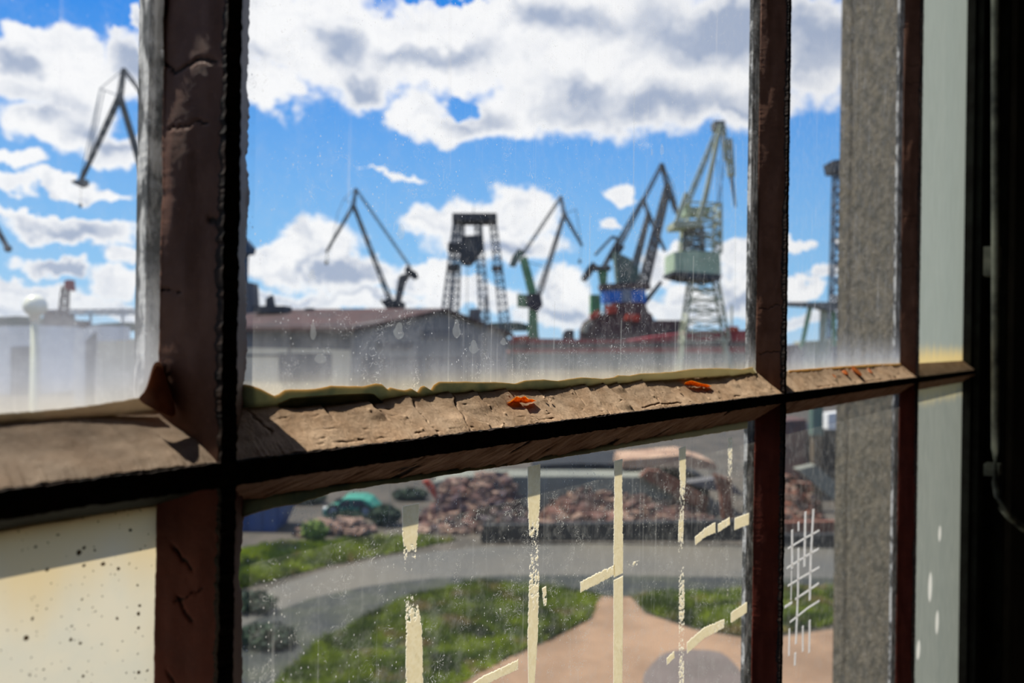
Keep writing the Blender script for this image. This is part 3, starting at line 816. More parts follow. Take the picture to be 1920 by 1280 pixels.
# loose chips lying on the bead of the second pane and crumbs on the first
def chip_mesh(r, s, flat=.35):
    m = MB(); n_ = 7; vs = []
    for z in (0, 1):
        for i in range(n_):
            a = 2*math.pi*i/n_; q = s*r.uniform(.55, 1.1)
            vs.append((q*math.cos(a), q*.6*math.sin(a), s*flat*(z+ .8*abs(math.cos(a))*r.uniform(.5, 1.2))))
    fs = [tuple(range(n_-1, -1, -1)), tuple(range(n_, 2*n_))]+[(i, (i+1)%n_, (i+1)%n_+n_, i+n_) for i in range(n_)]
    return m.add(vs, fs)
chips = [(1584, 702, .0050, 'dark curled paint chip on the second sill, second from its left end', 'orange_flake'), (1604, 700, .0070, 'largest rust-red paint chip lying on the second sill', 'orange_flake'),
         (1562, 706, .0026, 'small rust-red paint chip at the left end of the second sill', 'orange_flake'), (1630, 697, .0036, 'rust-red paint chip near the right end of the second sill', 'orange_flake'),
         (1018, 748, .0008, 'pale crumb of putty just right of the first orange curl', 'taupe_paint'), (1030, 752, .0008, 'pale crumb of putty beside a dark crack right of the first curl', 'taupe_paint'),
         (1270, 731, .0012, 'pale crumb of putty just left of the second orange curl', 'taupe_paint'), (940, 802, .0014, 'pale pebble of putty in the black gap under the big sill', 'taupe_paint')]
slope_rot = Matrix.Rotation(math.atan2(ZU-ZT, G_), 4, 'X')
for x, y, s_, lb, mt in chips:
    r = random.Random(x); p = on_slope(x, y, .00045 if s_ < .002 else .0003)
    o = chip_mesh(r, s_, .5 if s_ < .002 else .22).build('paint_chip', mt)
    o.matrix_world = WM @ Matrix.Translation(p) @ slope_rot @ Matrix.Rotation(r.uniform(0, 3), 4, 'Z')
    tag(o, lb, 'paint chip', 'chips and crumbs lying on the window sills')

# cable on the dark wall at the right
def wl(px, py, y):
    u, z = W(px, py, y); return Vector((u, y, z))
pts = [wl(1866, y, -.040) for y in range(-60, 900, 60)]+[wl(1867, 905, -.042), wl(1871, 930, -.046), wl(1879, 952, -.05), wl(1892, 968, -.052), wl(1908, 982, -.052), wl(1930, 1000, -.048), wl(1970, 1020, -.04)]
o = MB().tube(pts, .0036, 12).build('cable', 'cable_grey', smooth=True); o.matrix_world = WM
tag(o, 'grey cable running down the dark wall right of the window and bending away', 'cable')
for y in (490, 880):
    p = wl(1867, y, -.037); MB().box((p.x, p.y+.003, p.z), (.022, .014, .012 if y > 600 else .03)).build('cable_clip', 'cable_grey', o)

# ================================================================== outside
for nm, c1, c2, sc in (('ground_dirt', (.085,.072,.055,1), (.05,.045,.035,1), .5), ('sand', lin(146,118,92), lin(120,96,74), .35), ('asphalt', lin(96,92,82), lin(78,78,74), .12),
        ('verge_shade', (.022,.026,.026,1), (.04,.045,.03,1), .8), ('puddle', lin(104,94,88), lin(92,84,78), .5), ('soil', (.05,.045,.03,1), (.03,.03,.02,1), 2),
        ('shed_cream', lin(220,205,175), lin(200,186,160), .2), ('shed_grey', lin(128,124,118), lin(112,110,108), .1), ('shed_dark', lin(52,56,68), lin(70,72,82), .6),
        ('roof_red', lin(66,40,36), lin(52,38,36), .3), ('roof_grey', lin(96,96,98), lin(80,80,84), .2), ('steel_dark', lin(48,58,68), lin(36,42,50), .2), ('steel_blue', lin(70,90,108), lin(50,66,84), .2),
        ('crane_grey', lin(106,108,104), lin(84,88,88), .2), ('crane_green', lin(98,152,108), lin(80,130,92), .2), ('crane_pale', lin(172,176,150), lin(150,156,136), .2), ('crane_teal', lin(96,120,108), lin(70,90,84), .2), ('house_pale', lin(168,186,158), lin(146,164,140), .2),
        ('hull_red', lin(150,38,48), lin(120,40,52), .12), ('hull_brown', lin(78,58,58), lin(58,50,56), .12), ('paint_blue', lin(10,118,205), lin(10,100,185), .3), ('orange_red', lin(190,74,52), lin(150,60,44), .3),
        ('white_paint', lin(225,225,222), lin(205,205,202), .3), ('container_blue', lin(26,66,120), lin(20,50,100), .4), ('car_teal', lin(60,140,120), lin(50,120,105), .4), ('slab', lin(122,124,112), lin(104,106,98), .3),
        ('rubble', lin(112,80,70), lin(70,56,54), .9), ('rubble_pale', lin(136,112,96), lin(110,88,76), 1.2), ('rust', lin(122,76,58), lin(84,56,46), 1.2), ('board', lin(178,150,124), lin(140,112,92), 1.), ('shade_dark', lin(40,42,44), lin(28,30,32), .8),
        ('bridge_grey', lin(120,135,150), lin(104,118,132), .3), ('hill', lin(70,88,74), lin(56,72,64), .03), ('glass_dark', lin(40,46,56), lin(60,66,76), .5), ('tyre', (.02,.02,.02,1), (.03,.03,.03,1), 3), ('pole_wood', lin(110,96,76), lin(90,80,66), 1), ('plant_dark', (.035,.06,.03,1), (.02,.035,.025,1), 1.5), ('plant_green', lin(104,124,50), lin(76,98,44), .8)):
    simple(name=nm, c1=c1, c2=c2, scale=sc, rough=.8)
simple('globe_glass', lin(232,230,205), lin(222,220,198), 2, rough=.08, spec=.9)
def grass_mat():
    m, n = base('grass')
    g = n.new('ShaderNodeNewGeometry').outputs['Position']
    c = n.mix(n.ramp(n.noise(g, .9, 4), .38, .62), (.21, .27, .022, 1), (.065, .105, .02, 1))
    c = n.mix(n.ramp(n.noise(g, .8, 4), .54, .66), c, (.25, .19, .08, 1))
    c = n.mix(n.ramp(n.noise(n.vm('ADD', g, (31, 7, 0)), .7, 4), .52, .64), c, (.03, .05, .018, 1))
    a = n.new('ShaderNodeBsdfDiffuse', {'Color': c}).outputs[0]; b = n.new('ShaderNodeBsdfTranslucent', {'Color': c}).outputs[0]
    out(n, n.shmix(.35, a, b))
grass_mat()

# ground, road, sandy track
single('ground', MB().add([(-1500,-200,0),(1500,-200,0),(1500,2500,0),(-1500,2500,0)], [(0,1,2,3)]), 'ground_dirt', (0,0,0), None, None, kind='structure')
def patch(name, px, z, mat, kind='structure', **k):
    pts = [G(x, y, z) for x, y in px]
    m = MB().prism([Vector((p.x, p.y, z)) for p in pts], (0, 0, -.03)); return single(name, m, mat, (0,0,0), k.get('label'), k.get('cat'), kind=kind)
patch('road', [(200,1330),(330,1180),(460,1118),(600,1072),(740,1042),(900,1024),(1150,1018),(1400,1022),(1700,1030),(2000,1040),(2000,1090),(1700,1084),(1400,1082),(1150,1078),(950,1078),(800,1084),(680,1100),(580,1122),(480,1160),(380,1215),(300,1330)], .06, 'asphalt')
patch('verge_shade_strip', [(300,1335),(380,1216),(480,1160),(580,1122),(680,1100),(800,1084),(950,1078),(1150,1078),(1400,1082),(1700,1084),(1800,1100),(1700,1104),(1400,1108),(1150,1118),(1010,1106),(900,1100),(800,1120),(700,1160),(600,1215),(520,1290),(480,1380)], .07, 'verge_shade')  # shadow of tall weeds along the verge, painted as a dark strip
patch('sandy_track', [(1120,1116),(1180,1116),(1210,1150),(1300,1180),(1420,1200),(1700,1160),(1900,1150),(2100,1420),(700,1420),(840,1290),(960,1230),(1040,1195),(1110,1160)], .05, 'sand')
pd = []
for i in range(20):
    a = 2*math.pi*i/20; pd.append((1300+92*math.cos(a)*(1+.12*math.sin(3*a)), 1262+50*math.sin(a)*(1+.1*math.cos(2*a))))
patch('damp_patch', pd, .062, 'puddle')

# grass: nobody could count it
def in_poly(x, y, pl):
    c = False; j = len(pl)-1
    for i in range(len(pl)):
        if (pl[i][1] > y) != (pl[j][1] > y) and x < (pl[j][0]-pl[i][0])*(y-pl[i][1])/(pl[j][1]-pl[i][1])+pl[i][0]: c = not c
        j = i
    return c
def grass(name, px, n_, hgt, label):
    poly = [tuple(G(x, y)[:2]) for x, y in px]; xs = [p[0] for p in poly]; ys = [p[1] for p in poly]
    r = random.Random(n_); m = MB(); cnt = 0
    pts = [Vector((x, y, .045)) for x, y in poly]; m.prism(pts, (0, 0, -.02))
    while cnt < n_:
        x, y = r.uniform(min(xs), max(xs)), r.uniform(min(ys), max(ys))
        if not in_poly(x, y, poly): continue
        cnt += 1; h = hgt*r.uniform(.5, 1.4)*(.5+1.2*float(vn(x*.8, y*.8)))
        for _ in range(4):
            a = r.uniform(0, 6.28); w = .035; dx, dy = math.cos(a), math.sin(a); lx, ly = r.gauss(0, .10), r.gauss(0, .10)
            ox, oy = x+r.gauss(0, .05), y+r.gauss(0, .05)
            m.add([(ox-dx*w, oy-dy*w, .03), (ox+dx*w, oy+dy*w, .03), (ox+lx, oy+ly, h)], [(0, 1, 2)])
    return single(name, m, 'grass', (0,0,0), label, 'grass', kind='stuff')
grass('grass', [(480,1380),(520,1290),(600,1215),(700,1160),(800,1120),(900,1100),(1010,1106),(1120,1118),(1100,1160),(1030,1200),(950,1235),(830,1300),(720,1380)], 15000, .20, 'sunlit tufted green grass bank between the road and the sandy track, left of the track')
grass('grass', [(1190,1122),(1300,1112),(1420,1108),(1700,1104),(1800,1110),(1800,1150),(1640,1155),(1420,1198),(1300,1176),(1215,1148)], 7000, .18, 'sunlit green grass strip right of the sandy track below the road')
grass('grass', [(300,1080),(460,1028),(600,1018),(740,1013),(860,1012),(740,1036),(600,1064),(460,1102),(330,1150)], 4000, .25, 'yellowish grass verge beyond the road in front of the scrap')

# ---------------- yard clutter beyond the road
def pile(name, px0, px1, py, hpx, depth, mats, n_, label, cat, group=None, seed=1, size=.5):
    """a heap of rubble as one thing"""
    r = random.Random(seed); a, b = G(px0, py), G(px1, py); Y = (a.y+b.y)/2; h = hpx/F*Y; a.z = b.z = 0
    t = Thing(name, ((a.x+b.x)/2, Y+depth/2, 0), label, cat, group)
    m = MB(); n1 = 22; vs = []
    for i in range(n1+1):
        k = i/n1; x = a.x+(b.x-a.x)*k; y = a.y+(b.y-a.y)*k; e = min(1, 5*k, 5*(1-k))
        hh = h*e*(.75+.4*float(vn(k*7, seed)))
        vs += [(x, y, 0), (x, y+depth*.35, hh*.8), (x, y+depth*.6, hh), (x, y+depth, 0)]
    fs = [(i*4+j, (i+1)*4+j, (i+1)*4+j+1, i*4+j+1) for i in range(n1) for j in range(3)]
    t.part('mound', m.add(vs, fs), mats[0])
    for q, mt in enumerate(mats[1:]):
        m = MB()
        for _ in range(n_):
            k = r.random(); e = min(1, 5*k, 5*(1-k)); d = r.uniform(0, .6); x = a.x+(b.x-a.x)*k; z = h*e*min(1, d/.45)*(.75+.4*float(vn(k*7, seed)))
            m.box((x, a.y+(b.y-a.y)*k+depth*d, z+size*.1), (size*r.uniform(.4, 2.2), size*r.uniform(.3, 1), size*r.uniform(.15, .6)), r.uniform(0, 3), r.uniform(-.5, .5))
        t.part('rubble_pieces', m, mt, kind='stuff')
    return t
pile('rubble_heap', 790, 985, 1000, 74, 6, ['rubble','rubble','rubble_pale','hull_brown'], 130, 'left heap of red-brown brick rubble beyond the road, under the long grey slab', 'rubble', seed=2, size=.45)
pile('rubble_heap', 1015, 1345, 988, 52, 6, ['rubble','rubble','rubble_pale','rubble'], 170, 'long right heap of brick rubble and scrap beyond the road', 'rubble', seed=3, size=.5)
pile('rubble_heap', 1440, 1560, 1000, 84, 4, ['rust','rust','rubble_pale'], 80, 'orange-red scrap heap seen through the narrow lower pane', 'rubble', seed=4, size=.4)
pile('earth_mound', 560, 690, 1004, 18, 1.4, ['soil','rubble_pale','shade_dark'], 40, 'low mound of pale stones in front of the teal car', 'mound', seed=5, size=.5)
# grey slab wall
def block(px, Y, d, name, mat, label, cat, group=None):
    if Y > 75 and name not in ('roof_unit', 'roof_vent', 'tree_belt'):      # walls reach the ground, out of sight behind the bar
        low = max(y for x, y in px); g = 640+EYE/Y*F+(sum(x for x, y in px)/len(px)-960)*sr/cr
        px = [(x, max(y, g) if y > low-9 else y) for x, y in px]
    m = MB().pprism(px, Y, d); p = sum((P(x, y, Y) for x, y in px), Vector())/len(px); z = min(P(x, y, Y).z for x, y in px)
    return single(name, m, mat, (p.x, Y, z), label, cat, group)
Yr = 8*F/(925-640)
block([(820,928),(812,905),(860,893),(1080,893),(1240,894),(1330,938),(1330,985),(820,985)], 38, 2.0, 'concrete_slab', 'slab', 'long grey concrete slab lying across the brick rubble', 'slab')
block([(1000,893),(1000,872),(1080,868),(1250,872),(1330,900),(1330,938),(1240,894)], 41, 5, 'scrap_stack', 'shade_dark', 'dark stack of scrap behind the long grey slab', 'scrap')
block([(1165,878),(1168,862),(1290,852),(1340,868),(1345,880),(1270,876)], 39.5, 3, 'board_stack', 'board', 'tan boards lying on the dark scrap stack', 'boards')
block([(1200,893),(1215,880),(1240,884),(1330,935),(1322,960)], 37.6, .4, 'scrap_girder', 'rust', 'rusty girder leaning down to the right across the grey slab', 'girder')
block([(1340,888),(1372,900),(1376,985),(1358,985),(1352,930)], 37, .4, 'steel_post', 'rust', 'upright rusty steel post at the right end of the rubble', 'post')
block([(1290,905),(1340,898),(1380,912),(1398,930),(1330,918)], 38.5, 1.0, 'sheet_metal', 'roof_grey', 'bent grey metal sheet at the right end of the scrap stack', 'sheet metal')
block([(792,903),(802,900),(833,938),(820,942)], 38.6, .3, 'orange_bar', 'orange_red', 'short orange bar sticking out left of the grey slab', 'bar')
block([(905,985),(1420,976),(1420,1014),(900,1014)], 32.7, .4, 'roadside_shade', 'shade_dark', 'dark strip put in as shade along the far edge of the road', 'shade_strip')  # shadow below the rubble, put in as a dark upright strip
block([(1440,1004),(1690,1000),(1690,1030),(1440,1032)], 32.5, .4, 'roadside_shade', 'shade_dark', 'dark strip carrying on the roadside shade, seen through the narrow lower pane', 'shade_strip')  # the same painted shadow strip, carried on to the right
block([(1440,980),(1690,974),(1690,1022),(1440,1022)], 33.3, .3, 'guard_rail', 'rust', 'orange-brown rail along the road in the narrow lower pane', 'rail')
block([(1495,880),(1530,872),(1590,922),(1590,955),(1560,935)], 36, .6, 'concrete_panel', 'slab', 'tilted grey concrete panel above the orange-red scrap heap', 'panel')
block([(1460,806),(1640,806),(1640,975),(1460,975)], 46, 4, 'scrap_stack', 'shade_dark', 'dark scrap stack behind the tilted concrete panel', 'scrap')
block([(1462,790),(1512,786),(1515,935),(1462,935)], 43, 2, 'brick_stack', 'rubble', 'red-brown brick stack in the upper left of the narrow lower pane', 'bricks')
block([(1553,775),(1582,772),(1581,805.2),(1552,804.6)], 46.3, .8, 'white_sack', 'white_paint', 'bright white sack on the dark scrap stack', 'sack')
m = MB().beam(P(1531,1000,40), P(1530,700,40), .42); t = Thing('utility_pole', P(1531,1010,40).xyz, 'pole with a green upper end standing before the scrap, narrow lower pane', 'pole')
t.part('pole_shaft', m, 'pole_wood'); t.part('pole_top', MB().beam(P(1530,815,39.9), P(1530,700,39.9), .5), 'crane_teal', label='green upper length')
# skip, bushes and a teal car at the upper left
for (x0, x1, y0, y1, Y, lb) in ((380, 540, 944, 985, 34.2, 'blue steel skip at the upper left corner of the striped pane'),):
    t = Thing('skip_container', P((x0+x1)/2, y1, Y), lb, 'container')
    a, b = P(x0, y0, Y), P(x1, y0, Y); c = P(x1, y1, Y)
    sb = t.part('skip_body', MB().prism([(a.x,Y,a.z),(b.x,Y,b.z),(b.x-.5,Y,0),(a.x+.5,Y,0)], (0,1.8,0)), 'container_blue')
    t.part('rim_rail', MB().beam((a.x,Y-.05,a.z),(b.x,Y-.05,b.z),.12), 'container_blue')
    for k in range(5):
        x = a.x+.5+(b.x-a.x-1)*k/4; t.part('rib', MB().beam((x,Y-.06,.1),(x,Y-.06,a.z),.1), 'container_blue', sb)
def car(x0, x1, Y, mat, label, roofl=(.28, .80)):
    """small hatchback in side view: body, cabin glass, wheels, lamps"""
    a = P(x0, 950, Y).x; b = P(x1, 950, Y).x; L = b-a; H = .36*L
    t = Thing('car', ((a+b)/2, Y, 0), label, 'car')
    pr = [(0,.12),(0,.32),(.06,.42),(.22,.50),(.34,.92),(.42,1.0),(.72,1.0),(.86,.86),(.97,.52),(1,.45),(1,.14),(.95,.10),(.05,.10)]
    t.part('car_body', MB().prism([(a+L*x, Y, H*z) for x, z in pr], (0, 1.6, 0)), mat)
    t.part('side_window', MB().prism([(a+L*x, Y-.02, H*z) for x, z in ((.27,.56),(.37,.90),(.52,.93),(.52,.56))], (0, .03, 0)), 'glass_dark')
    t.part('side_window', MB().prism([(a+L*x, Y-.02, H*z) for x, z in ((.55,.56),(.55,.93),(.74,.92),(.85,.58))], (0, .03, 0)), 'glass_dark')
    for wx in (.2, .8):
        for wy in (0, 1.5):
            m = MB().tube([(a+L*wx, Y+wy-.05, .3), (a+L*wx, Y+wy+.15, .3)], .3, 14); wh = t.part('wheel', m, 'tyre'); t.part('hubcap', MB().tube([(a+L*wx, Y+wy-.08, .3), (a+L*wx, Y+wy-.04, .3)], .17, 12), 'bridge_grey', wh)
    t.part('headlamp', MB().box((a+.06, Y+.2, H*.4), (.12, .3, .15)), 'white_paint')
car(605, 705, 37, 'car_teal', 'small teal car parked among bushes behind the scrap, upper left of the striped pane')
def bush(x, py, Y, rx, rz, n_, mat, label, group='dark bushes along the yard'):
    p = P(x, py, Y); t = Thing('bush', (p.x, Y, 0), label, 'bush', group)
    h = max(p.z, .5)
    t.part('foliage', MB().leaves((p.x, Y, h*.55), (rx, rx*.7, h*.5), n_, .16), mat)
    m = MB()
    for k in range(4): m.tube([(p.x+rnd.uniform(-.1,.1), Y, 0), (p.x+rnd.uniform(-rx,rx)*.5, Y+rnd.uniform(-.3,.3), h*.6)], [.05, .02], 5)
    t.part('stems', m, 'pole_wood')
bush(572, 955, 40.2, 1.0, 1, 900, 'plant_dark', 'dark bush just right of the blue skip')
bush(650, 962, 35.9, .75, 1, 1100, 'plant_dark', 'dark bush right in front of the rear of the teal car')
bush(722, 950, 35.7, .7, 1, 1000, 'plant_dark', 'dark bush between the teal car and the leftmost cream stripe')
bush(768, 960, 41.5, .9, 1, 700, 'plant_dark', 'dark bush behind the top of the leftmost cream stripe')
bush(590, 978, 32.6, .5, 1, 400, 'plant_green', 'small light green bush at the left end of the stony mound', None)
for i, (x, y, Y) in enumerate(((470, 1150, 17), (500, 1215, 14.5))):
    p = G(x, y); t = Thing('weed_clump', (p.x, p.y, 0), ('dark weed clump at the road edge beside the near bar' , 'dark weed clump at the lower left corner of the striped pane')[i], 'weeds')
    t.part('foliage', MB().leaves((p.x, p.y, .3), (.8, .5, .35), 500, .10), 'plant_dark'); t.part('stems', MB().tube([(p.x, p.y, 0), (p.x+.1, p.y, .5)], [.03, .01], 5), 'pole_wood')

# ---------------- warehouse
A = P(665, 605, 70); Ax = P(830, 577, 82); Rr = P(951, 626, 95)
gd = Vector((Rr.x-A.x, Rr.y-A.y, 0)); gl = gd.length; gd.normalize(); wd = Vector((-gd.y, gd.x, 0))
ev = A.z-.2; rg = Ax.z; L_ = 21.5
c0 = Vector((A.x, A.y, 0))
def sh(s, l, z): q = c0+gd*s+wd*l; return Vector((q.x, q.y, z))
t = Thing('warehouse', sh(gl/2, 0, 0), 'long pitched-roof warehouse with a cream side wall and a shaded grey gable', 'warehouse')
mid = gl*.5
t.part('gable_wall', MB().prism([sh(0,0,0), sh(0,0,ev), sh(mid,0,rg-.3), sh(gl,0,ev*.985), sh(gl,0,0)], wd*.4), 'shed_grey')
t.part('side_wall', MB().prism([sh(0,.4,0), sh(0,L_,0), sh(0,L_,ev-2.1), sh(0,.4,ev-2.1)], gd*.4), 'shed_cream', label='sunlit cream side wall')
t.part('shaded_upper_wall', MB().prism([sh(.3,.4,ev-2.1), sh(.3,L_,ev-2.1), sh(.3,L_,ev), sh(.3,.4,ev)], gd*.4), 'roof_grey')  # shade under the eaves is put into this wall's grey
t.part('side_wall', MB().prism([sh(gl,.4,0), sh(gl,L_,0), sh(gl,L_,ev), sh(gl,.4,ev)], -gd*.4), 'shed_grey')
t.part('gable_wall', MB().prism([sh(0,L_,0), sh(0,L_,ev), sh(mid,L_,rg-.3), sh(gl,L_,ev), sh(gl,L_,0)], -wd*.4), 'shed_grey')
o_ = .7
for s0, s1 in ((-o_, mid), (gl+o_, mid)):
    z0 = ev-.25; rf = t.part('roof_slope', MB().add([sh(s0,-.5,z0), sh(s1,-.5,rg), sh(s1,L_+.5,rg), sh(s0,L_+.5,z0)] + [sh(s0,-.5,z0-.35), sh(s1,-.5,rg-.35), sh(s1,L_+.5,rg-.35), sh(s0,L_+.5,z0-.35)],
        [(0,1,2,3),(7,6,5,4),(0,4,5,1),(1,5,6,2),(2,6,7,3),(3,7,4,0)]), 'roof_red')
def on_gable(x0, x1, y0, y1, mat, name, par=None):
    def hit(px, py):
        a, b = slope(px, py); # ray meets the gable plane
        nn = wd; Y = nn.dot(c0)/(nn.x*a+nn.y); return Vector((a*Y, Y, EYE+b*Y))
    q = [hit(x0,y0), hit(x1,y0), hit(x1,y1), hit(x0,y1)]
    return t.part(name, MB().prism([p-wd*.12 for p in q], wd*.2), mat, par)
def on_side(x0, x1, y0, y1, mat, name):
    def hit(px, py):
        a, b = slope(px, py); nn = gd; Y = nn.dot(c0)/(nn.x*a+nn.y); return Vector((a*Y, Y, EYE+b*Y))
    q = [hit(x0,y0), hit(x1,y0), hit(x1,y1), hit(x0,y1)]
    return t.part(name, MB().prism([p-gd*.1 for p in q], gd*.2), mat)
on_gable(706, 772, 641, 654, 'shed_dark', 'window_band')
on_gable(790, 860, 618, 634, 'roof_grey', 'wall_panel')
for x0, x1 in ((680, 712), (716, 790), (800, 832), (838, 870), (876, 905), (910, 940)): on_gable(x0, x1, 668, 720, 'shed_dark', 'loading_door')
on_side(524, 622, 662, 716, 'shed_dark', 'gateway')
on_side(440, 524, 664, 668, 'shed_dark', 'gutter')
on_side(541, 545, 632, 662, 'shed_dark', 'downpipe')
# things on and behind the roof
block([(472,586),(472,573),(533,573),(533,586)], 86, 3, 'roof_unit', 'steel_dark', 'dark box on the left part of the warehouse roof', 'roof unit')
block([(498,574),(498,560),(508,553),(512,574)], 87, 1, 'roof_vent', 'steel_dark', 'small dark vent rising from the dark box on the warehouse roof', 'vent')
block([(570,584),(572,577),(586,577),(588,584)], 88, 1, 'roof_vent', 'steel_dark', 'small dark vent alone on the warehouse ridge left of the twin-jib crane', 'vent')
block([(878,600),(880,579),(900,578),(903,610)], 130, 3, 'machine_box', 'roof_grey', 'grey box behind the right roof slope of the warehouse', 'box')
# lamp post in front of the gable
Yp = 58
t = Thing('lamp_post', P(906, 780, Yp), 'thin dark lamp post in front of the warehouse gable', 'lamp post')
b0 = P(905, 780, Yp); t.part('pole_shaft', MB().tube([Vector((b0.x, Yp, 0)), P(911, 562, Yp)], [.16, .08], 8), 'steel_dark')
t.part('lamp_head', MB().beam(P(911, 562, Yp), P(914, 558, Yp), .2), 'steel_dark')

# ---------------- harbour cranes
def px_lat(m, a, b, wpx1, wpx2, n_, tpx, Y, dpx=None):
    k = Y/F; d = (dpx or wpx1)*k
    return m.lattice(P(a[0], a[1], Y), P(b[0], b[1], Y), wpx1*k, wpx2*k, n_, tpx*k, d, d)
def px_beam(m, a, b, w, Y, w2=None, d=None): k = Y/F; return m.beam(P(a[0], a[1], Y), P(b[0], b[1], Y), w*k, (d or w)*k, (w2 or w)*k)
def px_cyl(m, a, b, r, Y): k = Y/F; return m.tube([P(*a, Y), P(*b, Y)], r*k, 8)
def cables(t, prs, Y, r=.55, name='stay_cable', mat='steel_dark'):
    for a, b in prs: t.part(name, px_cyl(MB(), a, b, r, Y), mat)

def double_jib(Y, label, tail, pivot, foot, tip, tie_end, wt, hook, mats, jibw=7, fly=5, base=None, extra=None):
    """level-luffing crane: main jib, fly jib rocking on its head, tie bar, counterweight, house on a column"""
    g0 = P(foot[0], 700, Y); t = Thing('harbour_crane', (P(foot[0], foot[1], Y).x, Y, 0), label, 'crane', None)
    j, dk = mats
    t.part('main_jib', px_lat(MB(), foot, pivot, jibw, jibw*.5, 14, jibw*.24, Y), j)
    fj = t.part('fly_jib', px_lat(MB(), pivot, tip, fly, fly*.35, 8, fly*.24, Y), j)
    t.part('fly_tail', px_lat(MB(), pivot, tail, fly, fly*.5, 3, fly*.24, Y), j)
    t.part('tie_bar', px_lat(MB(), tail, tie_end, fly*.75, fly*.75, 12, fly*.2, Y), j)
    t.part('sheave', px_cyl(MB(), (tip[0], tip[1]-1), (tip[0], tip[1]+3), 3, Y), dk, fj)
    if hook:
        hc = t.part('hoist_cable', px_cyl(MB(), tip, hook, .35, Y), dk); t.part('hook_block', MB().ball(P(*hook, Y), 3*Y/F, 10, 8, (1, 1, 1.5)), dk, hc)
    if wt:
        t.part('counterweight', MB().pprism(wt, Y-1, 3), dk)
    if base:
        for nm, pl, mt, d in base: t.part(nm, MB().pprism(pl, Y-d/2, d), mt)
    return t
# left pane crane
Y = 230
t = double_jib(Y, 'tall twin-jib crane behind the left pane, its hook hanging at the left', (232,130), (225,180), (300,430), (152,338), (330,260), [(322,262),(345,262),(345,285),(322,285)], (151,385), ('crane_grey','steel_dark'), 9, 7,
   [('crane_column', [(290,430),(312,430),(318,640),(284,640)], 'crane_grey', 4), ('machine_house', [(276,410),(345,410),(345,440),(276,440)], 'steel_dark', 6)])
cables(t, [((232,130),(188,166)), ((188,166),(224,180)), ((188,166),(165,300)), ((195,170),(170,290)), ((188,166),(150,335))], Y, .9, 'stay_cable', 'bridge_grey')
t.part('hook_block', MB().pprism([(134,338),(160,336),(160,346),(150,350),(134,342)], Y-1, 2), 'crane_grey')
# far left tip
Y = 200
t = Thing('harbour_crane', P(-30, 640, Y), 'crane tip reaching in at the left edge with a dark knob at its end', 'crane')
t.part('main_jib', px_lat(MB(), (-60,330), (14,464), 7, 4, 10, 1.4, Y), 'steel_dark'); t.part('sheave', MB().ball(P(15,466,Y), 7*Y/F, 12, 8), 'steel_dark')
t.part('crane_column', px_beam(MB(), (-60,330), (-60,640), 10, Y), 'steel_dark')
# twin-jib crane over the warehouse
Y = 240
t = double_jib(Y, 'dark twin-jib crane above the warehouse roof, folded like an inverted V', (667,354), (663,385), (735,572), (613,470), (770,502), [(762,498),(780,510),(783,520),(774,523),(758,508)], (612,492), ('crane_grey','steel_dark'), 8, 5,
   [('counter_arm', [(748,517),(772,508),(758,530),(748,572),(738,572)], 'steel_dark', 3), ('platform', [(712,563),(730,560),(756,566),(756,578),(724,578)], 'steel_dark', 5), ('crane_column', [(728,575),(752,575),(756,640),(724,640)], 'steel_dark', 5)])
cables(t, [((667,354),(645,372)), ((645,372),(633,400)), ((633,400),(620,470)), ((645,372),(663,385))], Y, .6, 'stay_cable', 'bridge_grey')
# gantry tower
Y = 210
t = Thing('gantry_tower', P(890, 620, Y), 'tall four-legged lattice gantry tower with a dark beam across its top', 'gantry')
t.part('top_beam', MB().pprism([(848,399),(931,399),(931,414),(848,414)], Y-4, 8), 'steel_dark')
for a, b, d in (((857,414),(831,640),0), ((860,414),(848,640),6), ((896,414),(912,640),0), ((924,414),(950,640),0)):
    t.part('leg', px_lat(MB(), a, b, 12, 19, 16, 2.0, Y+d), 'steel_blue')
for pl, nm in (([(840,454),(862,456),(862,472),(839,470)], 'landing'), ([(838,496),(858,494),(858,506),(838,506)], 'landing'), ([(922,498),(940,498),(940,506),(922,506)], 'landing')):
    t.part(nm, MB().pprism(pl, Y-2, 5), 'steel_dark')
t.part('crane_cabin', MB().pprism([(866,442),(903,440),(904,462),(898,470),(892,482),(880,495),(866,493),(860,488)], Y-4, 7), 'steel_dark')
for x in (870, 900): t.part('hanger', px_beam(MB(), (x,416), (x,445), 4, Y), 'steel_blue')
cables(t, [((876,495),(876,640)),((888,400),(888,388))], Y, .6)
# green crane
Y = 260
t = double_jib(Y, 'slim crane with a green column and cab, standing right of the gantry tower', (1052,369), (1058,402), (1012,548), (1090,458), (978,480), [(955,497),(961,480),(972,466),(984,470),(974,484),(966,500)], (1087,490), ('crane_grey','crane_teal'), 9, 6,
   [('slewing_frame', [(974,484),(988,480),(1006,545),(1002,560),(992,556)], 'crane_green', 4), ('machine_house', [(986,552),(1014,548),(1018,572),(1008,585),(988,574)], 'steel_dark', 6),
    ('crane_cabin', [(970,551),(988,552),(988,576),(970,575)], 'crane_green', 4), ('crane_column', [(992,575),(1007,575),(1010,634),(990,634)], 'crane_green', 5)])
cables(t, [((1058,402),(1080,392)), ((1080,392),(1090,458)), ((985,490),(1020,500))], Y, .6)
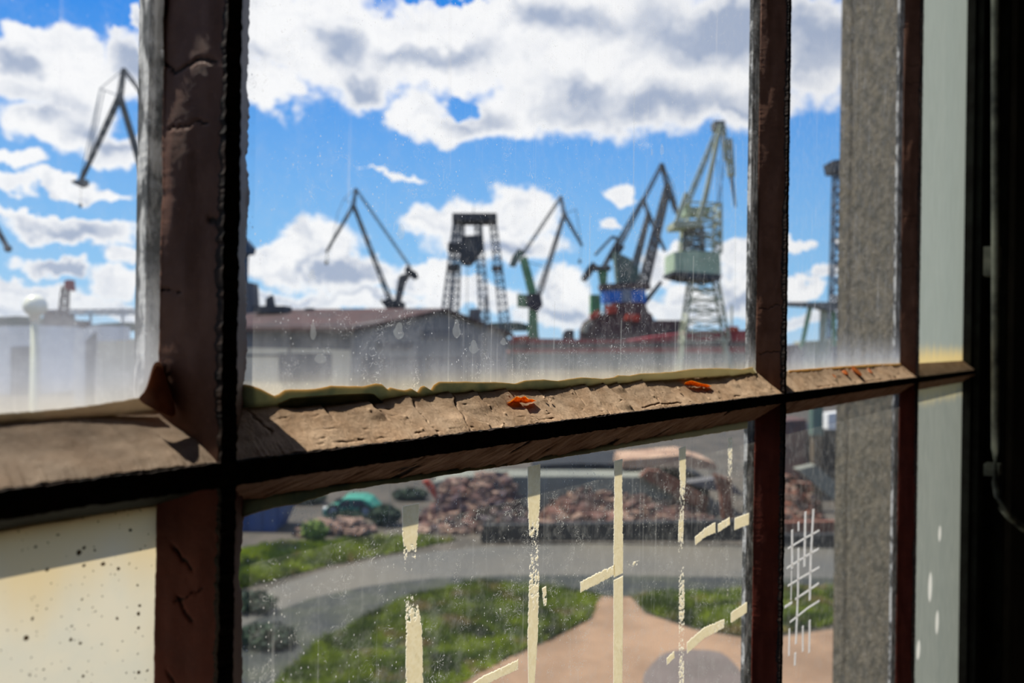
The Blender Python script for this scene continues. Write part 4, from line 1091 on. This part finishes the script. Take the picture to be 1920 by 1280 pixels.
# the cluster on the dock
Y = 280
t = double_jib(Y, 'tallest crane of the close cluster over the brown dock, thick leaning jib', (1241,308), (1252,350), (1205,538), (1270,400), (1163,460), [(1146,470),(1160,455),(1172,462),(1160,480)], None, ('crane_grey','steel_dark'), 16, 8,
   [('slewing_frame', [(1152,470),(1185,486),(1180,532),(1158,532)], 'crane_teal', 6), ('machine_house', [(1130,543),(1210,540),(1212,568),(1132,568)], 'paint_blue', 8), ('house_roof', [(1126,532),(1216,528),(1222,541),(1128,544)], 'hull_brown', 9),
    ('house_panel', [(1166,542),(1184,542),(1184,568),(1166,568)], 'bridge_grey', 9.2)])
cables(t, [((1241,308),(1262,345)), ((1262,345),(1272,402)), ((1252,350),(1262,400)), ((1205,372),(1163,450))], Y, .7)
t.part('boom', px_beam(MB(), (1205,572), (1240,528), 9, Y, 6), 'steel_dark')
Y = 300
t = double_jib(Y, 'middle crane of the cluster, half hidden behind the thick jib', (1206,372), (1216,402), (1190,500), (1246,468), (1152,462), [(1140,478),(1150,462),(1160,470),(1152,488)], None, ('crane_grey','steel_dark'), 11, 6,
   [('crane_column', [(1172,498),(1198,498),(1202,620),(1168,620)], 'crane_teal', 5)])
Y = 310
t = double_jib(Y, 'smallest crane of the cluster, leaning left with a green column', (1148,444), (1160,448), (1130,505), (1152,470), (1116,478), [(1090,522),(1102,500),(1112,490),(1120,498),(1106,520),(1098,528)], None, ('crane_grey','steel_dark'), 8, 5,
   [('crane_column', [(1122,500),(1140,500),(1138,532),(1126,532)], 'crane_green', 4), ('pedestal', [(1108,552),(1126,552),(1128,620),(1108,620)], 'crane_green', 6), ('platform', [(1112,498),(1146,498),(1146,506),(1112,506)], 'steel_dark', 6)])
# pale lattice crane
Y = 200
t = Thing('lattice_crane', P(1315, 620, Y), 'huge pale lattice crane with a steep peak, at the right of the big pane', 'crane')
t.part('jib_leg', px_lat(MB(), (1350,232), (1287,385), 7, 8, 12, 1.9, Y-4), 'crane_pale'); t.part('jib_leg', px_beam(MB(), (1352,232), (1322,372), 7, Y-9, 9), 'crane_pale'); t.part('jib_leg', px_beam(MB(), (1322,372), (1310,412), 9, Y-9, 8), 'crane_pale')
t.part('peak', MB().pprism([(1340,226),(1360,226),(1359,240),(1342,240)], Y-6, 4), 'crane_grey')
t.part('back_stay', px_lat(MB(), (1356,236), (1362,300), 6, 7, 5, 1.4, Y), 'crane_pale'); t.part('fly_jib', px_lat(MB(), (1366,262), (1371,330), 9, 9, 5, 2.2, Y), 'crane_pale'); t.part('fly_jib', px_beam(MB(), (1371,330), (1379,388), 6, Y, 3), 'crane_grey')
t.part('counter_post', px_beam(MB(), (1287,362), (1268,418), 8, Y-9), 'crane_pale'); t.part('deck', MB().pprism([(1263,415),(1318,411),(1318,424),(1264,426)], Y-9, 9), 'crane_pale')
t.part('machine_house', MB().pprism([(1264,472),(1300,470),(1350,474),(1352,512),(1330,522),(1264,512)], Y-7, 12), 'house_pale', label='pale green machine house')
t.part('house_floor', MB().pprism([(1262,508),(1354,514),(1350,526),(1292,522),(1262,514)], Y-7.5, 13), 'steel_dark')
t.part('upper_frame', px_lat(MB(), (1316,385), (1312,475), 58, 66, 5, 3.2, Y), 'crane_pale'); t.part('upper_frame', px_lat(MB(), (1300,425), (1300,472), 30, 34, 4, 2.8, Y-3), 'crane_grey')
t.part('crane_cabin', MB().pprism([(1284,388),(1332,386),(1333,400),(1285,402)], Y-3, 6), 'house_pale')
t.part('portal_tower', px_lat(MB(), (1318,524), (1320,640), 46, 84, 6, 3.0, Y), 'crane_pale')
for a, b in (((1353,240),(1353,470)), ((1346,300),(1346,470)), ((1366,262),(1345,390))): t.part('stay_cable', px_cyl(MB(), a, b, .8, Y), 'crane_grey')
# right hand lattice mast and gantry
Y = 190
t = Thing('lattice_mast', P(1566, 640, Y), 'dark lattice crane mast against the rendered reveal in the narrow pane', 'crane')
t.part('mast', px_lat(MB(), (1574,318), (1566,640), 18, 20, 20, 2.3, Y), 'steel_blue'); t.part('mast_head', MB().pprism([(1562,300),(1600,296),(1600,322),(1566,320)], Y-3, 6), 'steel_dark')
Y = 170
t = Thing('gantry_crane', P(1540, 645, Y), 'pale green gantry beam on slanting legs low in the narrow pane', 'gantry')
t.part('gantry_beam', MB().pprism([(1470,566),(1640,566),(1640,574),(1585,576),(1560,584),(1535,576),(1470,572)], Y-2, 4), 'crane_grey')
t.part('leg', px_beam(MB(), (1545,576), (1541,660), 11, Y, 9), 'crane_pale'); t.part('leg', px_beam(MB(), (1519,576), (1502,655), 7, Y, 6), 'crane_green'); t.part('leg', px_beam(MB(), (1562,580), (1564,660), 7, Y, 6), 'crane_green')
block([(1500,640),(1590,636),(1590,660),(1500,660)], 178, 4, 'quay_shed', 'crane_pale', 'low pale green shed under the gantry beam', 'shed')
block([(1478,648),(1500,645),(1500,668),(1478,668)], 160, 4, 'quay_shed', 'roof_red', 'low red shed left of the pale green one', 'shed')

# ---------------- ships and dock
Y = 265
t = Thing('floating_dock', P(1190, 640, Y), 'dark brown rounded dock hull under the crane cluster', 'dock')
t.part('dock_hull', MB().pprism([(1088,655),(1090,618),(1097,603),(1112,592),(1135,588),(1205,580),(1222,588),(1226,600),(1290,600),(1292,612),(1292,655)], Y, 8), 'hull_brown')
t.part('fairlead', MB().pprism([(1092,622),(1096,608),(1110,596),(1114,602),(1104,612),(1102,624)], Y-1.5, 2), 'crane_pale', label='pale curved edge plate')
for pl in ([(1138,572),(1156,570),(1158,586),(1140,588)], [(1176,588),(1200,590),(1198,602),(1172,600)], [(1106,590),(1124,580),(1124,592),(1108,600)]): t.part('deck_box', MB().pprism(pl, Y-2, 3), 'orange_red')
t.part('deck_house', MB().pprism([(1150,566),(1208,566),(1216,584),(1140,588)], Y+1, 6), 'hull_brown')
Y = 240
t = Thing('cargo_ship', P(1180, 660, Y), 'long low red ship lying in front of the dock', 'ship')
t.part('ship_hull', MB().pprism([(945,636),(1000,634),(1180,638),(1230,630),(1300,622),(1420,618),(1440,650),(1430,662),(960,662)], Y, 14), 'hull_red')
t.part('hull_band', MB().pprism([(945,644),(1420,640),(1420,650),(945,654)], Y-.4, .8), 'hull_brown')
t.part('deck_gear', MB().pprism([(958,636),(962,630),(990,628),(992,636)], Y-1, 3), 'orange_red'); t.part('deck_gear', MB().pprism([(1362,620),(1366,612),(1384,611),(1386,620)], Y-1, 3), 'orange_red')
t.part('ship_mast', px_beam(MB(), (1372,614), (1372,572), 3, Y), 'crane_pale')
block([(900,662),(1700,662),(1700,700),(900,700)], 235, 6, 'quay_wall', 'slab', 'long grey quay wall in front of the red ship', 'quay')
block([(1056,626),(1062,618),(1076,618),(1080,636),(1056,636)], 257, 4, 'bollard_house', 'steel_dark', 'small dark hut left of the brown dock', 'hut')
Y = 190
t = Thing('ship_superstructure', P(452, 600, Y), 'dark ship mast and grey bridge showing beside the near bar', 'ship')
t.part('mast_tower', MB().pprism([(440,450),(456,446),(470,462),(468,474),(456,476),(454,530),(440,530)], Y, 4), 'steel_blue'); t.part('mast_pole', px_beam(MB(), (460,450), (461,422), 2.5, Y), 'steel_dark')
t.part('ship_bridge', MB().pprism([(400,528),(464,528),(468,600),(400,600)], Y-1, 8), 'roof_grey')

# ---------------- behind the left pane
Y = 300
t = Thing('conveyor_bridge', P(150, 600, Y), 'long thin white conveyor bridge low in the left pane', 'bridge')
t.part('bridge_deck', px_lat(MB(), (80,586), (300,584), 9, 9, 26, 1.4, Y, 9), 'bridge_grey')
for x in (110, 170, 230): t.part('trestle', px_beam(MB(), (x,590), (x,640), 3, Y), 'bridge_grey')
Y = 150
t = Thing('lattice_mast', P(122, 640, Y), 'small red and dark lattice mast in the left pane', 'mast')
t.part('mast', px_lat(MB(), (123,538), (118,600), 9, 16, 7, 1.6, Y), 'hull_brown'); t.part('mast_head', MB().pprism([(120,540),(121,526),(129,524),(131,545)], Y-1, 2), 'hull_red')
block([(80,600),(84,582),(100,582),(102,600),(140,600),(142,645),(120,646),(118,660),(84,655)], 140, 5, 'rusty_barge', 'hull_brown', 'dark reddish heap of machinery below the small lattice mast', 'machinery')
block([(138,650),(142,618),(180,610),(182,700),(138,705)], 90, 8, 'white_shed', 'white_paint', 'small white shed with a slanting roof in the left pane', 'shed')
block([(160,640),(178,622),(181,690),(160,690)], 89.5, .4, 'shed_door', 'roof_grey', 'grey doorway on the small white shed', 'door')
block([(182,640),(260,636),(280,636),(280,740),(182,740)], 80, 8, 'cream_shed', 'shed_cream', 'cream shed wall next to the near bar in the left pane', 'shed')
block([(-60,612),(75,610),(78,700),(-60,705)], 110, 10, 'white_shed', 'white_paint', 'long low white shed at the left edge behind the globe lamp', 'shed')
block([(20,650),(70,648),(70,690),(20,692)], 109.5, .4, 'shed_door', 'roof_grey', 'grey doorway on the long low white shed', 'door')
m = MB()
rr = random.Random(4)
pts = [(-400, 620)]+[(x, 596+8*float(vn(x*.03, 2))-(4 if x < 60 else -6)) for x in range(-400, 1000, 10)]+[(1000, 620)]
block(pts, 620, 30, 'tree_belt', 'hill', 'low dark green belt of trees along the far shore', 'trees')['kind'] = 'stuff'
# globe lamp
Y = 13
c = P(66, 573, Y)
t = Thing('street_lamp', (c.x, Y, 0), 'round white globe lamp on a pale post in the left pane', 'lamp post')
t.part('globe', MB().ball(c, 21*Y/F, 32, 20), 'globe_glass', smooth=True)
t.part('post', MB().tube([(c.x, Y, 0), (c.x, Y, c.z-21*Y/F*1.3)], [.08, .055], 12), 'crane_pale', smooth=True)
t.part('collar', MB().tube([(c.x, Y, c.z-21*Y/F*1.5), (c.x, Y, c.z-21*Y/F*.85)], [.06, .085], 16), 'shed_cream')

# portal bases: the cranes and masts stand on the ground, out of sight behind the bar
bpy.context.view_layer.update()
for o in list(bpy.data.objects):
    if o.parent is None and o.type == 'EMPTY' and o.get('category') in ('crane', 'gantry', 'ship', 'dock', 'mast', 'bridge'):
        pts = [o.matrix_world @ (c.matrix_world.inverted() @ c.matrix_world @ v.co) for c in o.children if c.type == 'MESH' for v in c.data.vertices]
        z0 = min(p.z for p in pts)
        if z0 < .05: continue
        lowp = [p for p in pts if p.z < z0+2.5]; x0, x1 = min(p.x for p in lowp), max(p.x for p in lowp); y0, y1 = min(p.y for p in lowp), max(p.y for p in lowp)
        mt = [c for c in o.children if c.type == 'MESH'][0].data.materials[0].name
        kind = o['category']; t = Thing.__new__(Thing); t.loc = o.location.copy(); t.root = o
        if kind in ('ship', 'dock'):
            t.part('lower_hull', MB().box(((x0+x1)/2, (y0+y1)/2, z0/2+.2), (x1-x0, max(y1-y0, 3), z0+.4)), mt)
        else:
            w = max(1.5, (x1-x0)/2); cx, cy = (x0+x1)/2, (y0+y1)/2
            for sx in (-1, 1):
                for sy in (-1, 1): t.part('portal_leg', MB().beam((cx+sx*w*1.15, cy+sy*max(2, (y1-y0)/2), 0), (cx+sx*w*.85, cy+sy*.6, z0+1.2), .7), mt)
